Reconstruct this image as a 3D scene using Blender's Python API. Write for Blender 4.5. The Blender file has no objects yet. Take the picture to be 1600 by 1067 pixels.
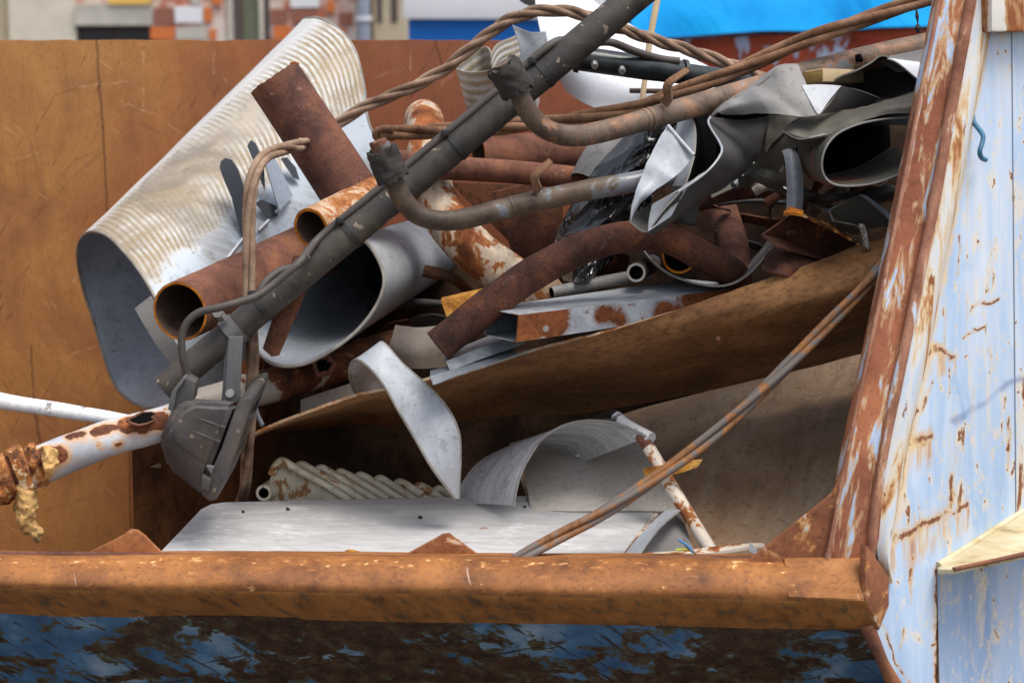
import bpy, bmesh, math, random
from mathutils import Vector, noise as mnoise

random.seed(7)
scene = bpy.context.scene
COL = scene.collection

# ------------------------------------------------------------------ camera, sky, sun, exposure
CAM = Vector((0.0, 0.0, 1.75))
PITCH = math.radians(10.0)
FPX = 3111.0                                   # focal length in photograph pixels (1600 wide)
cam_data = bpy.data.cameras.new("camera")
cam = bpy.data.objects.new("camera", cam_data)
COL.objects.link(cam)
cam.location = CAM
cam.rotation_euler = (math.radians(90) - PITCH, 0, 0)
cam_data.sensor_width = 36.0
cam_data.lens = 36.0 * FPX / 1600.0
cam_data.clip_end = 3000
cam_data.dof.use_dof = True
cam_data.dof.focus_distance = 4.1
cam_data.dof.aperture_fstop = 4.0
scene.camera = cam

SUN_EL, SUN_AZ = math.radians(68), math.radians(50)     # azimuth: degrees right of straight behind the camera
world = bpy.data.worlds.new("World")
scene.world = world
world.use_nodes = True
wn = world.node_tree
sky = wn.nodes.new("ShaderNodeTexSky")
sky.sky_type = 'NISHITA'
sky.sun_disc = False
sky.sun_elevation = SUN_EL
sky.sun_rotation = math.pi - SUN_AZ
sky.dust_density = 4.0
sky.air_density = 1.0
wn.nodes["Background"].inputs[1].default_value = 0.15
hs = wn.nodes.new("ShaderNodeHueSaturation")          # thin cloud: a whiter sky than the clear one
hs.inputs["Saturation"].default_value = 0.55
wn.links.new(sky.outputs[0], hs.inputs["Color"])
wn.links.new(hs.outputs[0], wn.nodes["Background"].inputs[0])

sun_data = bpy.data.lights.new("sun", 'SUN')
sun_data.energy = 1.5
sun_data.angle = math.radians(30)
sun_data.color = (1.0, 0.95, 0.88)
sun = bpy.data.objects.new("sun", sun_data)
COL.objects.link(sun)
sun_from = Vector((math.sin(SUN_AZ) * math.cos(SUN_EL), -math.cos(SUN_AZ) * math.cos(SUN_EL), math.sin(SUN_EL)))
sun.rotation_euler = (-sun_from).to_track_quat('-Z', 'Y').to_euler()
sun.location = (2, -3, 8)

scene.view_settings.view_transform = 'Standard'
scene.view_settings.look = 'None'
scene.view_settings.exposure = 0.57
scene.view_settings.gamma = 1.0
scene.cycles.max_bounces = 8

# ------------------------------------------------------------------ measuring
CP, SP = math.cos(PITCH), math.sin(PITCH)


def at(px, py, Y):
    """real point on the vertical plane Y (metres from the camera) seen at a photograph pixel"""
    x = (px - 800.0) / FPX
    y = -(py - 533.5) / FPX
    d = Vector((x, CP + y * SP, -SP + y * CP))
    return CAM + d * (Y / d.y)


def A(pts):
    return [at(*p) for p in pts]


def mpx(Y):
    return Y / FPX


# ------------------------------------------------------------------ materials
def lin(c):
    o = []
    for v in c[:3]:
        v = v / 255.0
        o.append(v / 12.92 if v <= 0.04045 else ((v + 0.055) / 1.055) ** 2.4)
    return (o[0], o[1], o[2], 1.0)


class NT:
    def __init__(self, name):
        self.m = bpy.data.materials.new(name)
        self.m.use_nodes = True
        self.t = self.m.node_tree
        self.b = self.t.nodes["Principled BSDF"]
        self.tc = self.t.nodes.new("ShaderNodeTexCoord")
        self.obj = self.tc.outputs["Object"]
        self.uv = self.tc.outputs["UV"]

    def link(self, a, b):
        self.t.links.new(a, b)

    def put(self, sock, v):
        if isinstance(v, bpy.types.NodeSocket):
            self.link(v, sock)
        elif isinstance(v, (tuple, list)) and sock.type == 'RGBA':
            sock.default_value = v if len(v) == 4 and max(v) <= 1.0 else lin(v)
        else:
            sock.default_value = v

    def mapping(self, vec, scale=(1, 1, 1), rot=(0, 0, 0), loc=(0, 0, 0)):
        if any(rot):
            n = self.t.nodes.new("ShaderNodeMapping")
            self.link(vec, n.inputs[0])
            n.inputs["Rotation"].default_value = rot
            vec = n.outputs[0]
        n = self.t.nodes.new("ShaderNodeMapping")
        self.link(vec, n.inputs[0])
        n.inputs["Location"].default_value = loc
        n.inputs["Scale"].default_value = scale
        return n.outputs[0]

    def noise(self, vec, scale, detail=6, rough=0.6, dist=0.0):
        n = self.t.nodes.new("ShaderNodeTexNoise")
        self.link(vec, n.inputs["Vector"])
        n.inputs["Scale"].default_value = scale
        n.inputs["Detail"].default_value = detail
        n.inputs["Roughness"].default_value = rough
        n.inputs["Distortion"].default_value = dist
        return n.outputs[0]

    def voro(self, vec, scale, feature='F1', out=0, rand=1.0):
        n = self.t.nodes.new("ShaderNodeTexVoronoi")
        n.feature = feature
        self.link(vec, n.inputs["Vector"])
        n.inputs["Scale"].default_value = scale
        n.inputs["Randomness"].default_value = rand
        return n.outputs[out]

    def ramp(self, fac, stops, interp='LINEAR'):
        n = self.t.nodes.new("ShaderNodeValToRGB")
        n.color_ramp.interpolation = interp
        e = n.color_ramp.elements
        while len(e) < len(stops):
            e.new(0.5)
        for k, (p, c) in enumerate(stops):
            e[k].position = p
            if isinstance(c, (int, float)):
                e[k].color = (c, c, c, 1)
            else:
                e[k].color = lin(c)
        self.put(n.inputs[0], fac)
        return n.outputs[0]

    def mix(self, fac, a, b, blend='MIX'):
        n = self.t.nodes.new("ShaderNodeMix")
        n.data_type = 'RGBA'
        n.blend_type = blend
        self.put(n.inputs[0], fac)
        self.put(n.inputs[6], a)
        self.put(n.inputs[7], b)
        return n.outputs[2]

    def math(self, op, a, b=0.0, c=0.0, clamp=False):
        n = self.t.nodes.new("ShaderNodeMath")
        n.operation = op
        n.use_clamp = clamp
        self.put(n.inputs[0], a)
        self.put(n.inputs[1], b)
        self.put(n.inputs[2], c)
        return n.outputs[0]

    def vmath(self, op, a, b=None, scale=None, out=0):
        n = self.t.nodes.new("ShaderNodeVectorMath")
        n.operation = op
        self.put(n.inputs[0], a)
        if b is not None:
            self.put(n.inputs[1], b)
        if scale is not None:
            self.put(n.inputs["Scale"], scale)
        return n.outputs[out]

    def xyz(self, vec):
        n = self.t.nodes.new("ShaderNodeSeparateXYZ")
        self.link(vec, n.inputs[0])
        return n.outputs

    def warp(self, vec, amt, scale):
        n = self.t.nodes.new("ShaderNodeTexNoise")
        self.link(vec, n.inputs["Vector"])
        n.inputs["Scale"].default_value = scale
        n.inputs["Detail"].default_value = 5
        off = self.vmath('SUBTRACT', n.outputs[1], (0.5, 0.5, 0.5))
        return self.vmath('ADD', vec, self.vmath('SCALE', off, scale=amt))

    def seg(self, co, a, b):
        """distance from co to the segment a-b"""
        a, b = Vector(a), Vector(b)
        ba = b - a
        pa = self.vmath('SUBTRACT', co, tuple(a))
        h = self.math('DIVIDE', self.vmath('DOT_PRODUCT', pa, tuple(ba), out=1), max(ba.length_squared, 1e-9), clamp=True)
        n = self.t.nodes.new("ShaderNodeVectorMath")
        n.operation = 'SCALE'
        n.inputs[0].default_value = tuple(ba)
        self.link(h, n.inputs["Scale"])
        return self.vmath('LENGTH', self.vmath('SUBTRACT', pa, n.outputs[0]), out=1)

    def below(self, v, lo, hi):
        """1 below lo, 0 above hi"""
        n = self.t.nodes.new("ShaderNodeMapRange")
        n.inputs[1].default_value = lo
        n.inputs[2].default_value = hi
        n.inputs[3].default_value = 1
        n.inputs[4].default_value = 0
        self.put(n.inputs[0], v)
        return n.outputs[0]

    def above(self, v, lo, hi):
        n = self.t.nodes.new("ShaderNodeMapRange")
        n.inputs[1].default_value = lo
        n.inputs[2].default_value = hi
        self.put(n.inputs[0], v)
        return n.outputs[0]

    def bump(self, h, strength=0.3, dist=0.002):
        n = self.t.nodes.new("ShaderNodeBump")
        n.inputs["Strength"].default_value = strength
        n.inputs["Distance"].default_value = dist
        self.put(n.inputs["Height"], h)
        self.link(n.outputs[0], self.b.inputs["Normal"])

    def done(self, color=None, rough=None, metal=0.0, spec=0.5):
        if color is not None:
            self.put(self.b.inputs["Base Color"], color)
        if rough is not None:
            self.put(self.b.inputs["Roughness"], rough)
        self.put(self.b.inputs["Metallic"], metal)
        self.put(self.b.inputs["Specular IOR Level"], spec)
        return self.m


def rust_mat(name, dark, mid, bright, scale=9, stretch=(1, 1, 1), speck=0.5, paint=None, amt=0.5, pscale=7,
             pstretch=(1, 1, 1), prot=(0, 0, 0), halo=(190, 120, 50), rough=0.85, pale=None, bump=0.5, paint2=None, spec=0.3):
    t = NT(name)
    v = t.mapping(t.obj, stretch)
    n1 = t.noise(v, scale, 9, 0.66, 0.3)
    patch = t.noise(t.obj, scale * 0.35, 4, 0.6, 0.4)
    n1 = t.math('ADD', n1, t.math('MULTIPLY', t.math('SUBTRACT', patch, 0.5), 0.75))
    col = t.ramp(n1, [(0.3, dark), (0.5, mid), (0.68, bright)])
    n2 = t.noise(t.obj, scale * 13, 5, 0.7)
    sp = t.ramp(n2, [(0.36, 1), (0.47, 0)])
    col = t.mix(t.math('MULTIPLY', sp, speck), col, tuple(int(c * 0.45) for c in dark))
    sp2 = t.ramp(t.noise(t.obj, scale * 22, 3, 0.6), [(0.62, 0), (0.7, 1)])
    col = t.mix(t.math('MULTIPLY', sp2, speck * 0.6), col, bright)
    h = t.math('ADD', n1, t.math('MULTIPLY', n2, 0.5))
    if pale is not None:
        pm = t.ramp(t.noise(t.obj, scale * 3.1, 9, 0.75, 0.5), [(0.6, 0), (0.66, 1)])
        pm = t.math('MULTIPLY', pm, t.ramp(t.noise(t.obj, scale * 0.6, 3), [(0.45, 0), (0.6, 1)]))
        col = t.mix(pm, col, pale)
    rg = rough
    if paint is not None:
        pv = t.mapping(t.obj, pstretch, prot)
        n3 = t.noise(pv, pscale, 10, 0.68, 0.4)
        lo = 1.0 - amt
        mask = t.above(n3, lo - 0.012, lo + 0.012)
        hal = t.above(n3, lo - 0.07, lo - 0.005)
        col = t.mix(t.math('MULTIPLY', hal, 0.85), col, halo)
        pc = paint
        if paint2 is not None:
            pc = t.mix(t.ramp(t.noise(pv, pscale * 2.3, 6, 0.6), [(0.4, 0), (0.62, 1)]), paint, paint2)
        col = t.mix(mask, col, pc)
        rg = t.math('MULTIPLY_ADD', mask, -0.35, rough)
        h = t.math('ADD', t.math('MULTIPLY', h, t.math('SUBTRACT', 1.0, t.math('MULTIPLY', mask, 0.8))), t.math('MULTIPLY', mask, 0.9))
    t.bump(h, bump, 0.003)
    return t.done(col, rg, 0.0, spec)


def sheet_mat(name, base, dirt, amount=0.5, rough=0.45, metal=0.0, scale=5, stain=None, spots=0.5, streak=(1, 1, 1)):
    """painted or galvanised sheet metal with dust, smears and fine scratches"""
    t = NT(name)
    n1 = t.noise(t.mapping(t.obj, streak), scale, 8, 0.62, 0.4)
    d = t.ramp(n1, [(0.38, 0), (0.72, 1)])
    col = t.mix(t.math('MULTIPLY', d, amount), base, dirt)
    n2 = t.noise(t.obj, scale * 20, 4, 0.7)
    col = t.mix(t.math('MULTIPLY', t.ramp(n2, [(0.3, 1), (0.42, 0)]), spots), col, tuple(int(c * 0.5) for c in dirt))
    n4 = t.noise(t.mapping(t.obj, (40, 8, 40), (0.3, 0.5, 0.7)), 1.6, 5, 0.7)
    col = t.mix(t.math('MULTIPLY', t.ramp(n4, [(0.6, 0), (0.75, 1)]), 0.35), col, tuple(min(255, int(c * 1.2)) for c in base))
    n5 = t.noise(t.mapping(t.obj, (1, 1, 1)), scale * 4.5, 10, 0.72, 1.2)
    col = t.mix(t.math('MULTIPLY', t.ramp(n5, [(0.52, 0), (0.7, 1)]), amount * 0.8), col, tuple(int(c * 0.72) for c in dirt))
    if stain is not None:
        s = t.ramp(t.noise(t.obj, scale * 1.7, 9, 0.7, 0.6), [(0.6, 0), (0.66, 1)])
        col = t.mix(s, col, stain)
    t.bump(t.math('ADD', t.noise(t.obj, 14, 3, 0.5), t.math('MULTIPLY', n2, 0.12)), 0.25, 0.004)
    rg = t.math('MULTIPLY_ADD', d, 0.25, rough)
    return t.done(col, rg, metal, 0.5)


def plain_mat(name, col, rough=0.6, var=0.25, scale=12, metal=0.0, bump=0.2, spec=0.5):
    t = NT(name)
    n = t.noise(t.obj, scale, 7, 0.65)
    c = t.mix(t.math('MULTIPLY', t.ramp(n, [(0.35, 0), (0.7, 1)]), var), col, tuple(int(v * 0.5) for v in col))
    t.bump(t.noise(t.obj, scale * 6, 4), bump, 0.002)
    return t.done(c, rough, metal, spec)


MT = {}
MT['pipe_rust'] = rust_mat('pipe_rust', (66, 45, 40), (104, 68, 56), (130, 86, 64), 12, speck=0.5, pale=(150, 116, 104))
MT['pipe_rust_warm'] = rust_mat('pipe_rust_warm', (78, 50, 40), (122, 80, 64), (146, 96, 66), 10, speck=0.4, pale=(176, 144, 122))
MT['pipe_rust_dark'] = rust_mat('pipe_rust_dark', (50, 32, 27), (90, 56, 44), (128, 80, 52), 13, speck=0.7, pale=(110, 100, 98))
MT['cut_edge'] = rust_mat('cut_edge', (120, 66, 18), (190, 112, 28), (224, 146, 48), 40, speck=0.5)
MT['pipe_inside'] = rust_mat('pipe_inside', (52, 40, 34), (84, 66, 56), (104, 82, 66), 10, speck=0.3)
MT['flaking_white_rust'] = rust_mat('flaking_white_rust', (84, 46, 26), (136, 78, 44), (164, 98, 56), 14, speck=0.6,
                                    paint=(212, 190, 164), amt=0.50, pscale=15, halo=(170, 106, 56), pstretch=(1.3, 1, 0.7), paint2=(164, 150, 132))
MT['orange_white_rust'] = rust_mat('orange_white_rust', (104, 60, 32), (156, 96, 54), (186, 130, 82), 12, speck=0.5,
                                   paint=(196, 172, 146), amt=0.52, pscale=13, halo=(178, 116, 64), paint2=(168, 130, 96))
MT['white_rust_pipe'] = rust_mat('white_rust_pipe', (60, 34, 26), (120, 68, 40), (170, 104, 52), 18, speck=0.6,
                                 paint=(208, 212, 216), amt=0.56, pscale=8, halo=(206, 140, 62), paint2=(168, 172, 178), bump=0.9)
MT['dark_blotched_pipe'] = rust_mat('dark_blotched_pipe', (50, 32, 26), (96, 56, 36), (130, 78, 42), 14, speck=0.6,
                                    paint=(168, 160, 150), amt=0.47, pscale=9, halo=(120, 72, 40), bump=0.9)  # the white pipe's paint and rust, darkened for shade under the trough
MT['scaly_rust'] = rust_mat('scaly_rust', (56, 34, 28), (140, 86, 50), (206, 150, 96), 30, speck=0.8, pale=(230, 206, 174), paint=(214, 186, 148), amt=0.42, pscale=24, bump=1.0)
MT['white_bar'] = rust_mat('white_bar', (80, 76, 74), (150, 148, 146), (190, 190, 190), 20, speck=0.4,
                           paint=(232, 232, 232), amt=0.60, pscale=22, halo=(170, 168, 164), paint2=(214, 214, 216))
MT['white_rust_bar'] = rust_mat('white_rust_bar', (92, 52, 30), (150, 90, 52), (180, 116, 66), 20, speck=0.5,
                                paint=(216, 204, 188), amt=0.53, pscale=16, halo=(180, 116, 60))
MT['box_section'] = rust_mat('box_section', (92, 46, 22), (142, 78, 36), (168, 96, 46), 16, speck=0.6,
                             paint=(216, 220, 226), amt=0.52, pscale=8, halo=(110, 74, 58), paint2=(150, 156, 166), rough=0.7)
MT['ochre'] = rust_mat('ochre', (130, 74, 20), (200, 140, 60), (222, 186, 110), 16, speck=0.9)
MT['burnt_rust'] = rust_mat('burnt_rust', (30, 20, 18), (70, 36, 20), (170, 90, 30), 14, speck=0.6, pale=(232, 190, 120))
MT['scorched'] = rust_mat('scorched', (44, 28, 24), (96, 52, 24), (190, 120, 40), 18, stretch=(1, 1, 1), speck=0.7, paint=(226, 200, 150), amt=0.44, pscale=16, halo=(206, 140, 44), pstretch=(0.6, 1, 1.8), prot=(0, 0.5, 0))
MT['rust_plate'] = rust_mat('rust_plate', (60, 42, 32), (104, 66, 46), (130, 84, 54), 8, speck=0.7)
MT['dark_plate'] = rust_mat('dark_plate', (52, 34, 21), (88, 58, 34), (110, 74, 44), 7, stretch=(2, 1, 1), speck=0.4, spec=0.1)
MT['lip_rust'] = rust_mat('lip_rust', (104, 64, 42), (142, 90, 58), (166, 110, 68), 9, speck=0.55, pale=(226, 178, 110),
                          paint=(220, 184, 134), amt=0.37, pscale=24, halo=(176, 112, 64), pstretch=(0.7, 1, 1.3), paint2=(190, 180, 176))
def lip_mat():
    t = NT('lip_rust_worn')
    n1 = t.math('ADD', t.noise(t.obj, 9, 9, 0.68, 0.3), t.math('MULTIPLY', t.math('SUBTRACT', t.noise(t.obj, 3, 4), 0.5), 0.5))
    col = t.ramp(n1, [(0.28, (94, 58, 34)), (0.45, (138, 88, 48)), (0.6, (162, 106, 56)), (0.75, (172, 122, 78))])
    fine = t.noise(t.mapping(t.obj, (1, 1, 2)), 90, 5, 0.72)
    col = t.mix(t.math('MULTIPLY', t.ramp(fine, [(0.36, 1), (0.48, 0)]), 0.55), col, (84, 52, 36))
    band = t.seg(t.obj, at(-200, 884, 3.545), at(1300, 890, 3.545))
    bias = t.math('MULTIPLY', t.below(band, 0.006, 0.026), 0.12)
    ch = t.noise(t.mapping(t.obj, (0.8, 1, 1.2)), 62, 7, 0.6, 0.15)
    chips = t.math('ADD', ch, bias)
    col = t.mix(t.math('MULTIPLY', t.above(chips, 0.61, 0.68), 0.6), col, (186, 122, 66))
    col = t.mix(t.above(chips, 0.70, 0.715), col, (208, 174, 122))
    sc = t.noise(t.mapping(t.obj, (26, 3, 2.5), (0, 0.25, 0)), 2.2, 4, 0.65, 0.4)
    col = t.mix(t.math('MULTIPLY', t.above(sc, 0.68, 0.71), 0.6), col, (206, 184, 166))
    sc = t.noise(t.mapping(t.obj, (2.5, 3, 30), (0, 0.1, 0), (5, 0, 2)), 2.2, 4, 0.65, 0.4)
    col = t.mix(t.math('MULTIPLY', t.above(sc, 0.69, 0.72), 0.5), col, (96, 60, 44))
    t.bump(t.math('ADD', n1, t.math('MULTIPLY', fine, 0.4)), 0.45, 0.003)
    return t.done(col, 0.68, 0, 0.35)


MT['lip_worn'] = lip_mat()
MT['gusset_rust'] = rust_mat('gusset_rust', (106, 64, 46), (138, 88, 62), (160, 104, 70), 7, speck=0.4,
                             paint=(176, 192, 214), amt=0.405, pscale=18, halo=(206, 146, 84), paint2=(216, 190, 140))
MT['flange_paint'] = rust_mat('flange_paint', (118, 70, 50), (152, 94, 70), (176, 112, 78), 8, speck=0.25,
                              paint=(164, 190, 226), amt=0.425, pscale=20, pstretch=(2.0, 1.0, 0.30), prot=(0, -0.16, 0),
                              halo=(222, 190, 146), paint2=(200, 214, 232))
MT['bead_rust'] = rust_mat('bead_rust', (116, 74, 56), (152, 104, 84), (176, 128, 104), 10, speck=0.3, paint=(196, 206, 220), amt=0.40, pscale=18, pstretch=(2, 1, 0.4), prot=(0, -0.16, 0), halo=(205, 160, 120))
MT['top_rail'] = rust_mat('top_rail', (120, 66, 40), (156, 92, 56), (190, 126, 76), 9, speck=0.3,
                          paint=(226, 222, 214), amt=0.5, pscale=8, pstretch=(1.6, 1.6, 0.35), halo=(214, 176, 124))
MT['red_container'] = rust_mat('red_container', (110, 44, 30), (158, 66, 46), (176, 82, 56), 3, speck=0.2,
                               paint=(170, 180, 206), amt=0.44, pscale=5, pstretch=(1, 1, 0.6), halo=(140, 70, 40))
MT['rope_steel'] = rust_mat('rope_steel', (96, 76, 62), (142, 116, 96), (172, 146, 124), 16, speck=0.4)
MT['rope_brown'] = rust_mat('rope_brown', (84, 58, 42), (128, 94, 70), (150, 116, 92), 16, speck=0.5)
MT['rope_rusty'] = rust_mat('rope_rusty', (90, 60, 40), (138, 98, 66), (190, 124, 56), 13, speck=0.35, paint=(112, 104, 98), amt=0.5, pscale=14, halo=(150, 104, 66), bump=0.4, rough=0.65)
MT['tube_grey_rust'] = rust_mat('tube_grey_rust', (78, 64, 54), (122, 104, 90), (150, 122, 98), 9, speck=0.4, paint=(122, 124, 128), amt=0.46, pscale=8, halo=(158, 112, 80), rough=0.6, bump=0.3)
MT['tube_dark'] = rust_mat('tube_dark', (50, 42, 36), (92, 76, 62), (128, 100, 74), 8, speck=0.35, paint=(112, 116, 122), amt=0.45, pscale=6, halo=(96, 84, 72), rough=0.55, bump=0.25)
MT['radiator_crest'] = rust_mat('radiator_crest', (90, 56, 34), (140, 94, 58), (176, 130, 84), 16, speck=0.5, paint=(222, 214, 192), amt=0.55, pscale=15, halo=(184, 138, 92), paint2=(196, 186, 162))
MT['radiator_paint'] = rust_mat('radiator_paint', (96, 60, 36), (140, 96, 60), (170, 124, 80), 16, speck=0.5, paint=(222, 214, 192), amt=0.6, pscale=11, halo=(180, 138, 94), paint2=(190, 180, 160))

MT['grey_sheet'] = sheet_mat('grey_sheet', (170, 176, 184), (122, 120, 116), 0.6, 0.40)
MT['grey_inside'] = sheet_mat('grey_inside', (166, 174, 184), (128, 134, 140), 0.6, 0.5)  # set darker than the outer cream to give the channel's inside its shade
MT['grey_sheet_blue'] = sheet_mat('grey_sheet_blue', (160, 172, 188), (120, 128, 138), 0.4, 0.4)
MT['grey_dull'] = sheet_mat('grey_dull', (134, 132, 130), (98, 93, 86), 0.65, 0.5)
MT['grey_dark'] = sheet_mat('grey_dark', (64, 62, 62), (46, 44, 42), 0.6, 0.6)  # grey sheet darkened to carry the shade under the bent sheets
MT['grey_stained'] = sheet_mat('grey_stained', (88, 85, 75), (60, 55, 48), 0.7, 0.55, stain=None)
MT['grey_rust_stain'] = sheet_mat('grey_rust_stain', (128, 118, 108), (96, 86, 78), 0.6, 0.55, stain=(112, 60, 34))
MT['white_sheet'] = sheet_mat('white_sheet', (212, 215, 220), (182, 184, 188), 0.45, 0.45, spots=0.3)
MT['galv'] = sheet_mat('galv', (120, 127, 134), (80, 85, 90), 0.75, 0.45, 0.2, 8)
MT['cream_sheet'] = sheet_mat('cream_sheet', (200, 194, 184), (160, 150, 136), 0.5, 0.5, spots=0.6)
def taupe_mat():
    t = NT('taupe_sheet')
    n = t.noise(t.obj, 4, 8, 0.65, 0.4)
    col = t.ramp(n, [(0.32, (122, 96, 74)), (0.5, (154, 126, 100)), (0.7, (172, 146, 118))])
    d = t.noise(t.mapping(t.obj, (16, 3, 1.6), (0, -0.75, 0)), 1.6, 6, 0.6, 0.2)
    col = t.mix(t.math('MULTIPLY', t.above(d, 0.52, 0.72), 0.55), col, (186, 168, 142))
    d = t.noise(t.mapping(t.obj, (22, 3, 2.4), (0, -0.6, 0), (2, 0, 1)), 2.4, 6, 0.7, 0.4)
    col = t.mix(t.math('MULTIPLY', t.above(d, 0.55, 0.7), 0.5), col, (96, 80, 62))
    f = t.noise(t.obj, 70, 5, 0.7)
    col = t.mix(t.math('MULTIPLY', t.ramp(f, [(0.34, 1), (0.46, 0)]), 0.5), col, (84, 70, 56))
    t.bump(t.math('ADD', n, t.math('MULTIPLY', f, 0.2)), 0.25, 0.003)
    return t.done(col, 0.65, 0, 0.3)


MT['taupe_sheet'] = taupe_mat()
MT['streaked_sheet'] = sheet_mat('streaked_sheet', (196, 200, 206), (130, 130, 132), 0.8, 0.4, scale=6, streak=(1, 6, 0.8))
MT['sheet_edge'] = plain_mat('sheet_edge', (152, 147, 138), 0.6, 0.7, 26)

def pole_mat(name, c0, c1, c2):
    t = NT(name)
    n = t.noise(t.obj, 9, 8, 0.65, 0.3)
    col = t.ramp(n, [(0.3, c0), (0.52, c1), (0.72, c2)])
    sp = t.noise(t.obj, 33, 3, 0.55)
    col = t.mix(t.math('MULTIPLY', t.above(sp, 0.655, 0.675), 0.8), col, (150, 138, 118))
    big = t.noise(t.mapping(t.obj, (3, 3, 3)), 2.2, 9, 0.72, 0.8)
    col = t.mix(t.math('MULTIPLY', t.ramp(big, [(0.46, 0), (0.64, 1)]), 0.55), col, (96, 88, 78))
    col = t.mix(t.math('MULTIPLY', t.ramp(big, [(0.34, 1), (0.44, 0)]), 0.6), col, (30, 28, 28))
    s2 = t.noise(t.mapping(t.obj, (30, 30, 5), (0, 0.9, 0)), 2, 5, 0.7)
    col = t.mix(t.math('MULTIPLY', t.above(s2, 0.6, 0.75), 0.6), col, (104, 96, 86))
    t.bump(t.math('ADD', n, t.math('MULTIPLY', t.above(sp, 0.69, 0.72), 0.6)), 0.25, 0.002)
    return t.done(col, 0.6, 0, 0.4)


MT['pole_dark'] = pole_mat('pole_dark', (36, 34, 34), (54, 51, 49), (74, 67, 58))
MT['tie_black'] = plain_mat('tie_black', (44, 43, 43), 0.5, 0.3, 30)
MT['cable_grey'] = plain_mat('cable_grey', (80, 73, 68), 0.6, 0.4, 20)
MT['black_gloss'] = sheet_mat('black_gloss', (44, 48, 50), (96, 100, 100), 0.4, 0.22, 0.3, 8)
MT['lamp_grey'] = pole_mat('lamp_grey', (58, 56, 56), (78, 76, 76), (104, 97, 88))
MT['bracket_grey'] = sheet_mat('bracket_grey', (96, 96, 98), (90, 88, 86), 0.5, 0.5, scale=9)
MT['bolt_zinc'] = plain_mat('bolt_zinc', (176, 174, 168), 0.4, 0.4, 40, 0.5)
MT['rubber'] = plain_mat('rubber', (52, 47, 44), 0.8, 0.5, 18, bump=0.6)
MT['black_void'] = plain_mat('black_void', (14, 13, 12), 0.9, 0.3, 12, spec=0.05)  # near-black fill painted where openings and gaps lie in shade
MT['slot_dark'] = plain_mat('slot_dark', (64, 70, 78), 0.7, 0.3, 6)
MT['foam'] = plain_mat('foam', (214, 172, 108), 0.95, 0.7, 26, bump=1.0)
MT['wood_pale'] = plain_mat('wood_pale', (214, 190, 150), 0.8, 0.4, 12)
MT['wood_end'] = plain_mat('wood_end', (160, 128, 70), 0.9, 0.7, 60, bump=0.8)
MT['hook_blue'] = plain_mat('hook_blue', (56, 116, 150), 0.5, 0.5, 30)
MT['wire_blue'] = plain_mat('wire_blue', (70, 130, 180), 0.5, 0.1)
MT['wire_brown'] = plain_mat('wire_brown', (110, 70, 50), 0.5, 0.1)
MT['wire_green'] = plain_mat('wire_green', (190, 200, 90), 0.5, 0.1)
MT['debris'] = rust_mat('debris', (20, 15, 12), (38, 28, 21), (58, 42, 31), 10, speck=0.6, spec=0.04)  # near black, standing for shade in the heap's gaps
MT['ground'] = rust_mat('ground', (70, 66, 62), (96, 92, 86), (116, 110, 102), 6, speck=0.5)
MT['plastic_black'] = plain_mat('plastic_black', (24, 24, 26), 0.22, 0.2, 10, bump=0.1, spec=0.7)


def named_rust(name, segs, wob, base_kw):
    """white painted steel rusting round named places (segments in world metres)"""
    t = NT(name)
    n1 = t.noise(t.obj, base_kw.get('scale', 14), 9, 0.68, 0.3)
    rust = t.ramp(n1, [(0.3, base_kw['dark']), (0.5, base_kw['mid']), (0.68, base_kw['bright'])])
    fine = t.noise(t.obj, 120, 5, 0.7)
    rust = t.mix(t.math('MULTIPLY', t.ramp(fine, [(0.38, 1), (0.48, 0)]), 0.6), rust, (40, 24, 18))
    p = t.ramp(t.noise(t.obj, 6, 8, 0.65, 0.5), [(0.35, base_kw['paint2']), (0.55, base_kw['paint'])])
    p = t.mix(t.math('MULTIPLY', t.ramp(t.noise(t.obj, 17, 8, 0.7, 0.6), [(0.5, 0), (0.68, 1)]), 0.5), p, base_kw['smear'])
    nz = t.math('SUBTRACT', t.noise(t.obj, base_kw.get('edge', 22), 9, 0.66, 0.5), 0.5)
    field = None
    for a, b, r in segs:
        d = t.math('SUBTRACT', t.seg(t.obj, at(*a), at(*b)), r)
        field = d if field is None else t.math('MINIMUM', field, d)
    field = t.math('MULTIPLY_ADD', nz, wob, field)
    spots = t.noise(t.obj, base_kw.get('spot', 20), 7, 0.6, 0.3)
    m = t.math('MAXIMUM', t.below(field, -0.0015, 0.0015), t.above(spots, base_kw.get('spot_at', 0.67), base_kw.get('spot_at', 0.67) + 0.015))
    h = t.math('MAXIMUM', t.below(field, 0.0, 0.012), t.above(spots, base_kw.get('spot_at', 0.67) - 0.05, base_kw.get('spot_at', 0.67)))
    col = t.mix(t.math('MULTIPLY', h, 0.8), p, base_kw['halo'])
    col = t.mix(m, col, rust)
    t.bump(t.math('ADD', t.math('MULTIPLY', m, t.math('MULTIPLY_ADD', n1, 1.6, -0.9)), t.math('MULTIPLY', fine, 0.15)), 0.7, 0.004)
    return t.done(col, t.math('MULTIPLY_ADD', m, 0.4, 0.45), 0, 0.4)


def brown_sheet_mat():
    t = NT('brown_sheet')
    n1 = t.noise(t.mapping(t.obj, (0.8, 1, 1.6), (0, 0.3, 0)), 5, 8, 0.65, 0.4)
    col = t.ramp(n1, [(0.3, (78, 50, 30)), (0.5, (126, 88, 52)), (0.72, (156, 116, 74))])
    n2 = t.noise(t.mapping(t.obj, (1, 1, 2.2), (0, 0.35, 0)), 55, 5, 0.7)
    col = t.mix(t.math('MULTIPLY', t.ramp(n2, [(0.4, 1), (0.5, 0)]), 0.6), col, (76, 46, 26))
    t.bump(t.math('ADD', n1, n2), 0.3, 0.002)
    return t.done(col, 0.7, 0, 0.3)


MT['brown_sheet'] = brown_sheet_mat()


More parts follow.
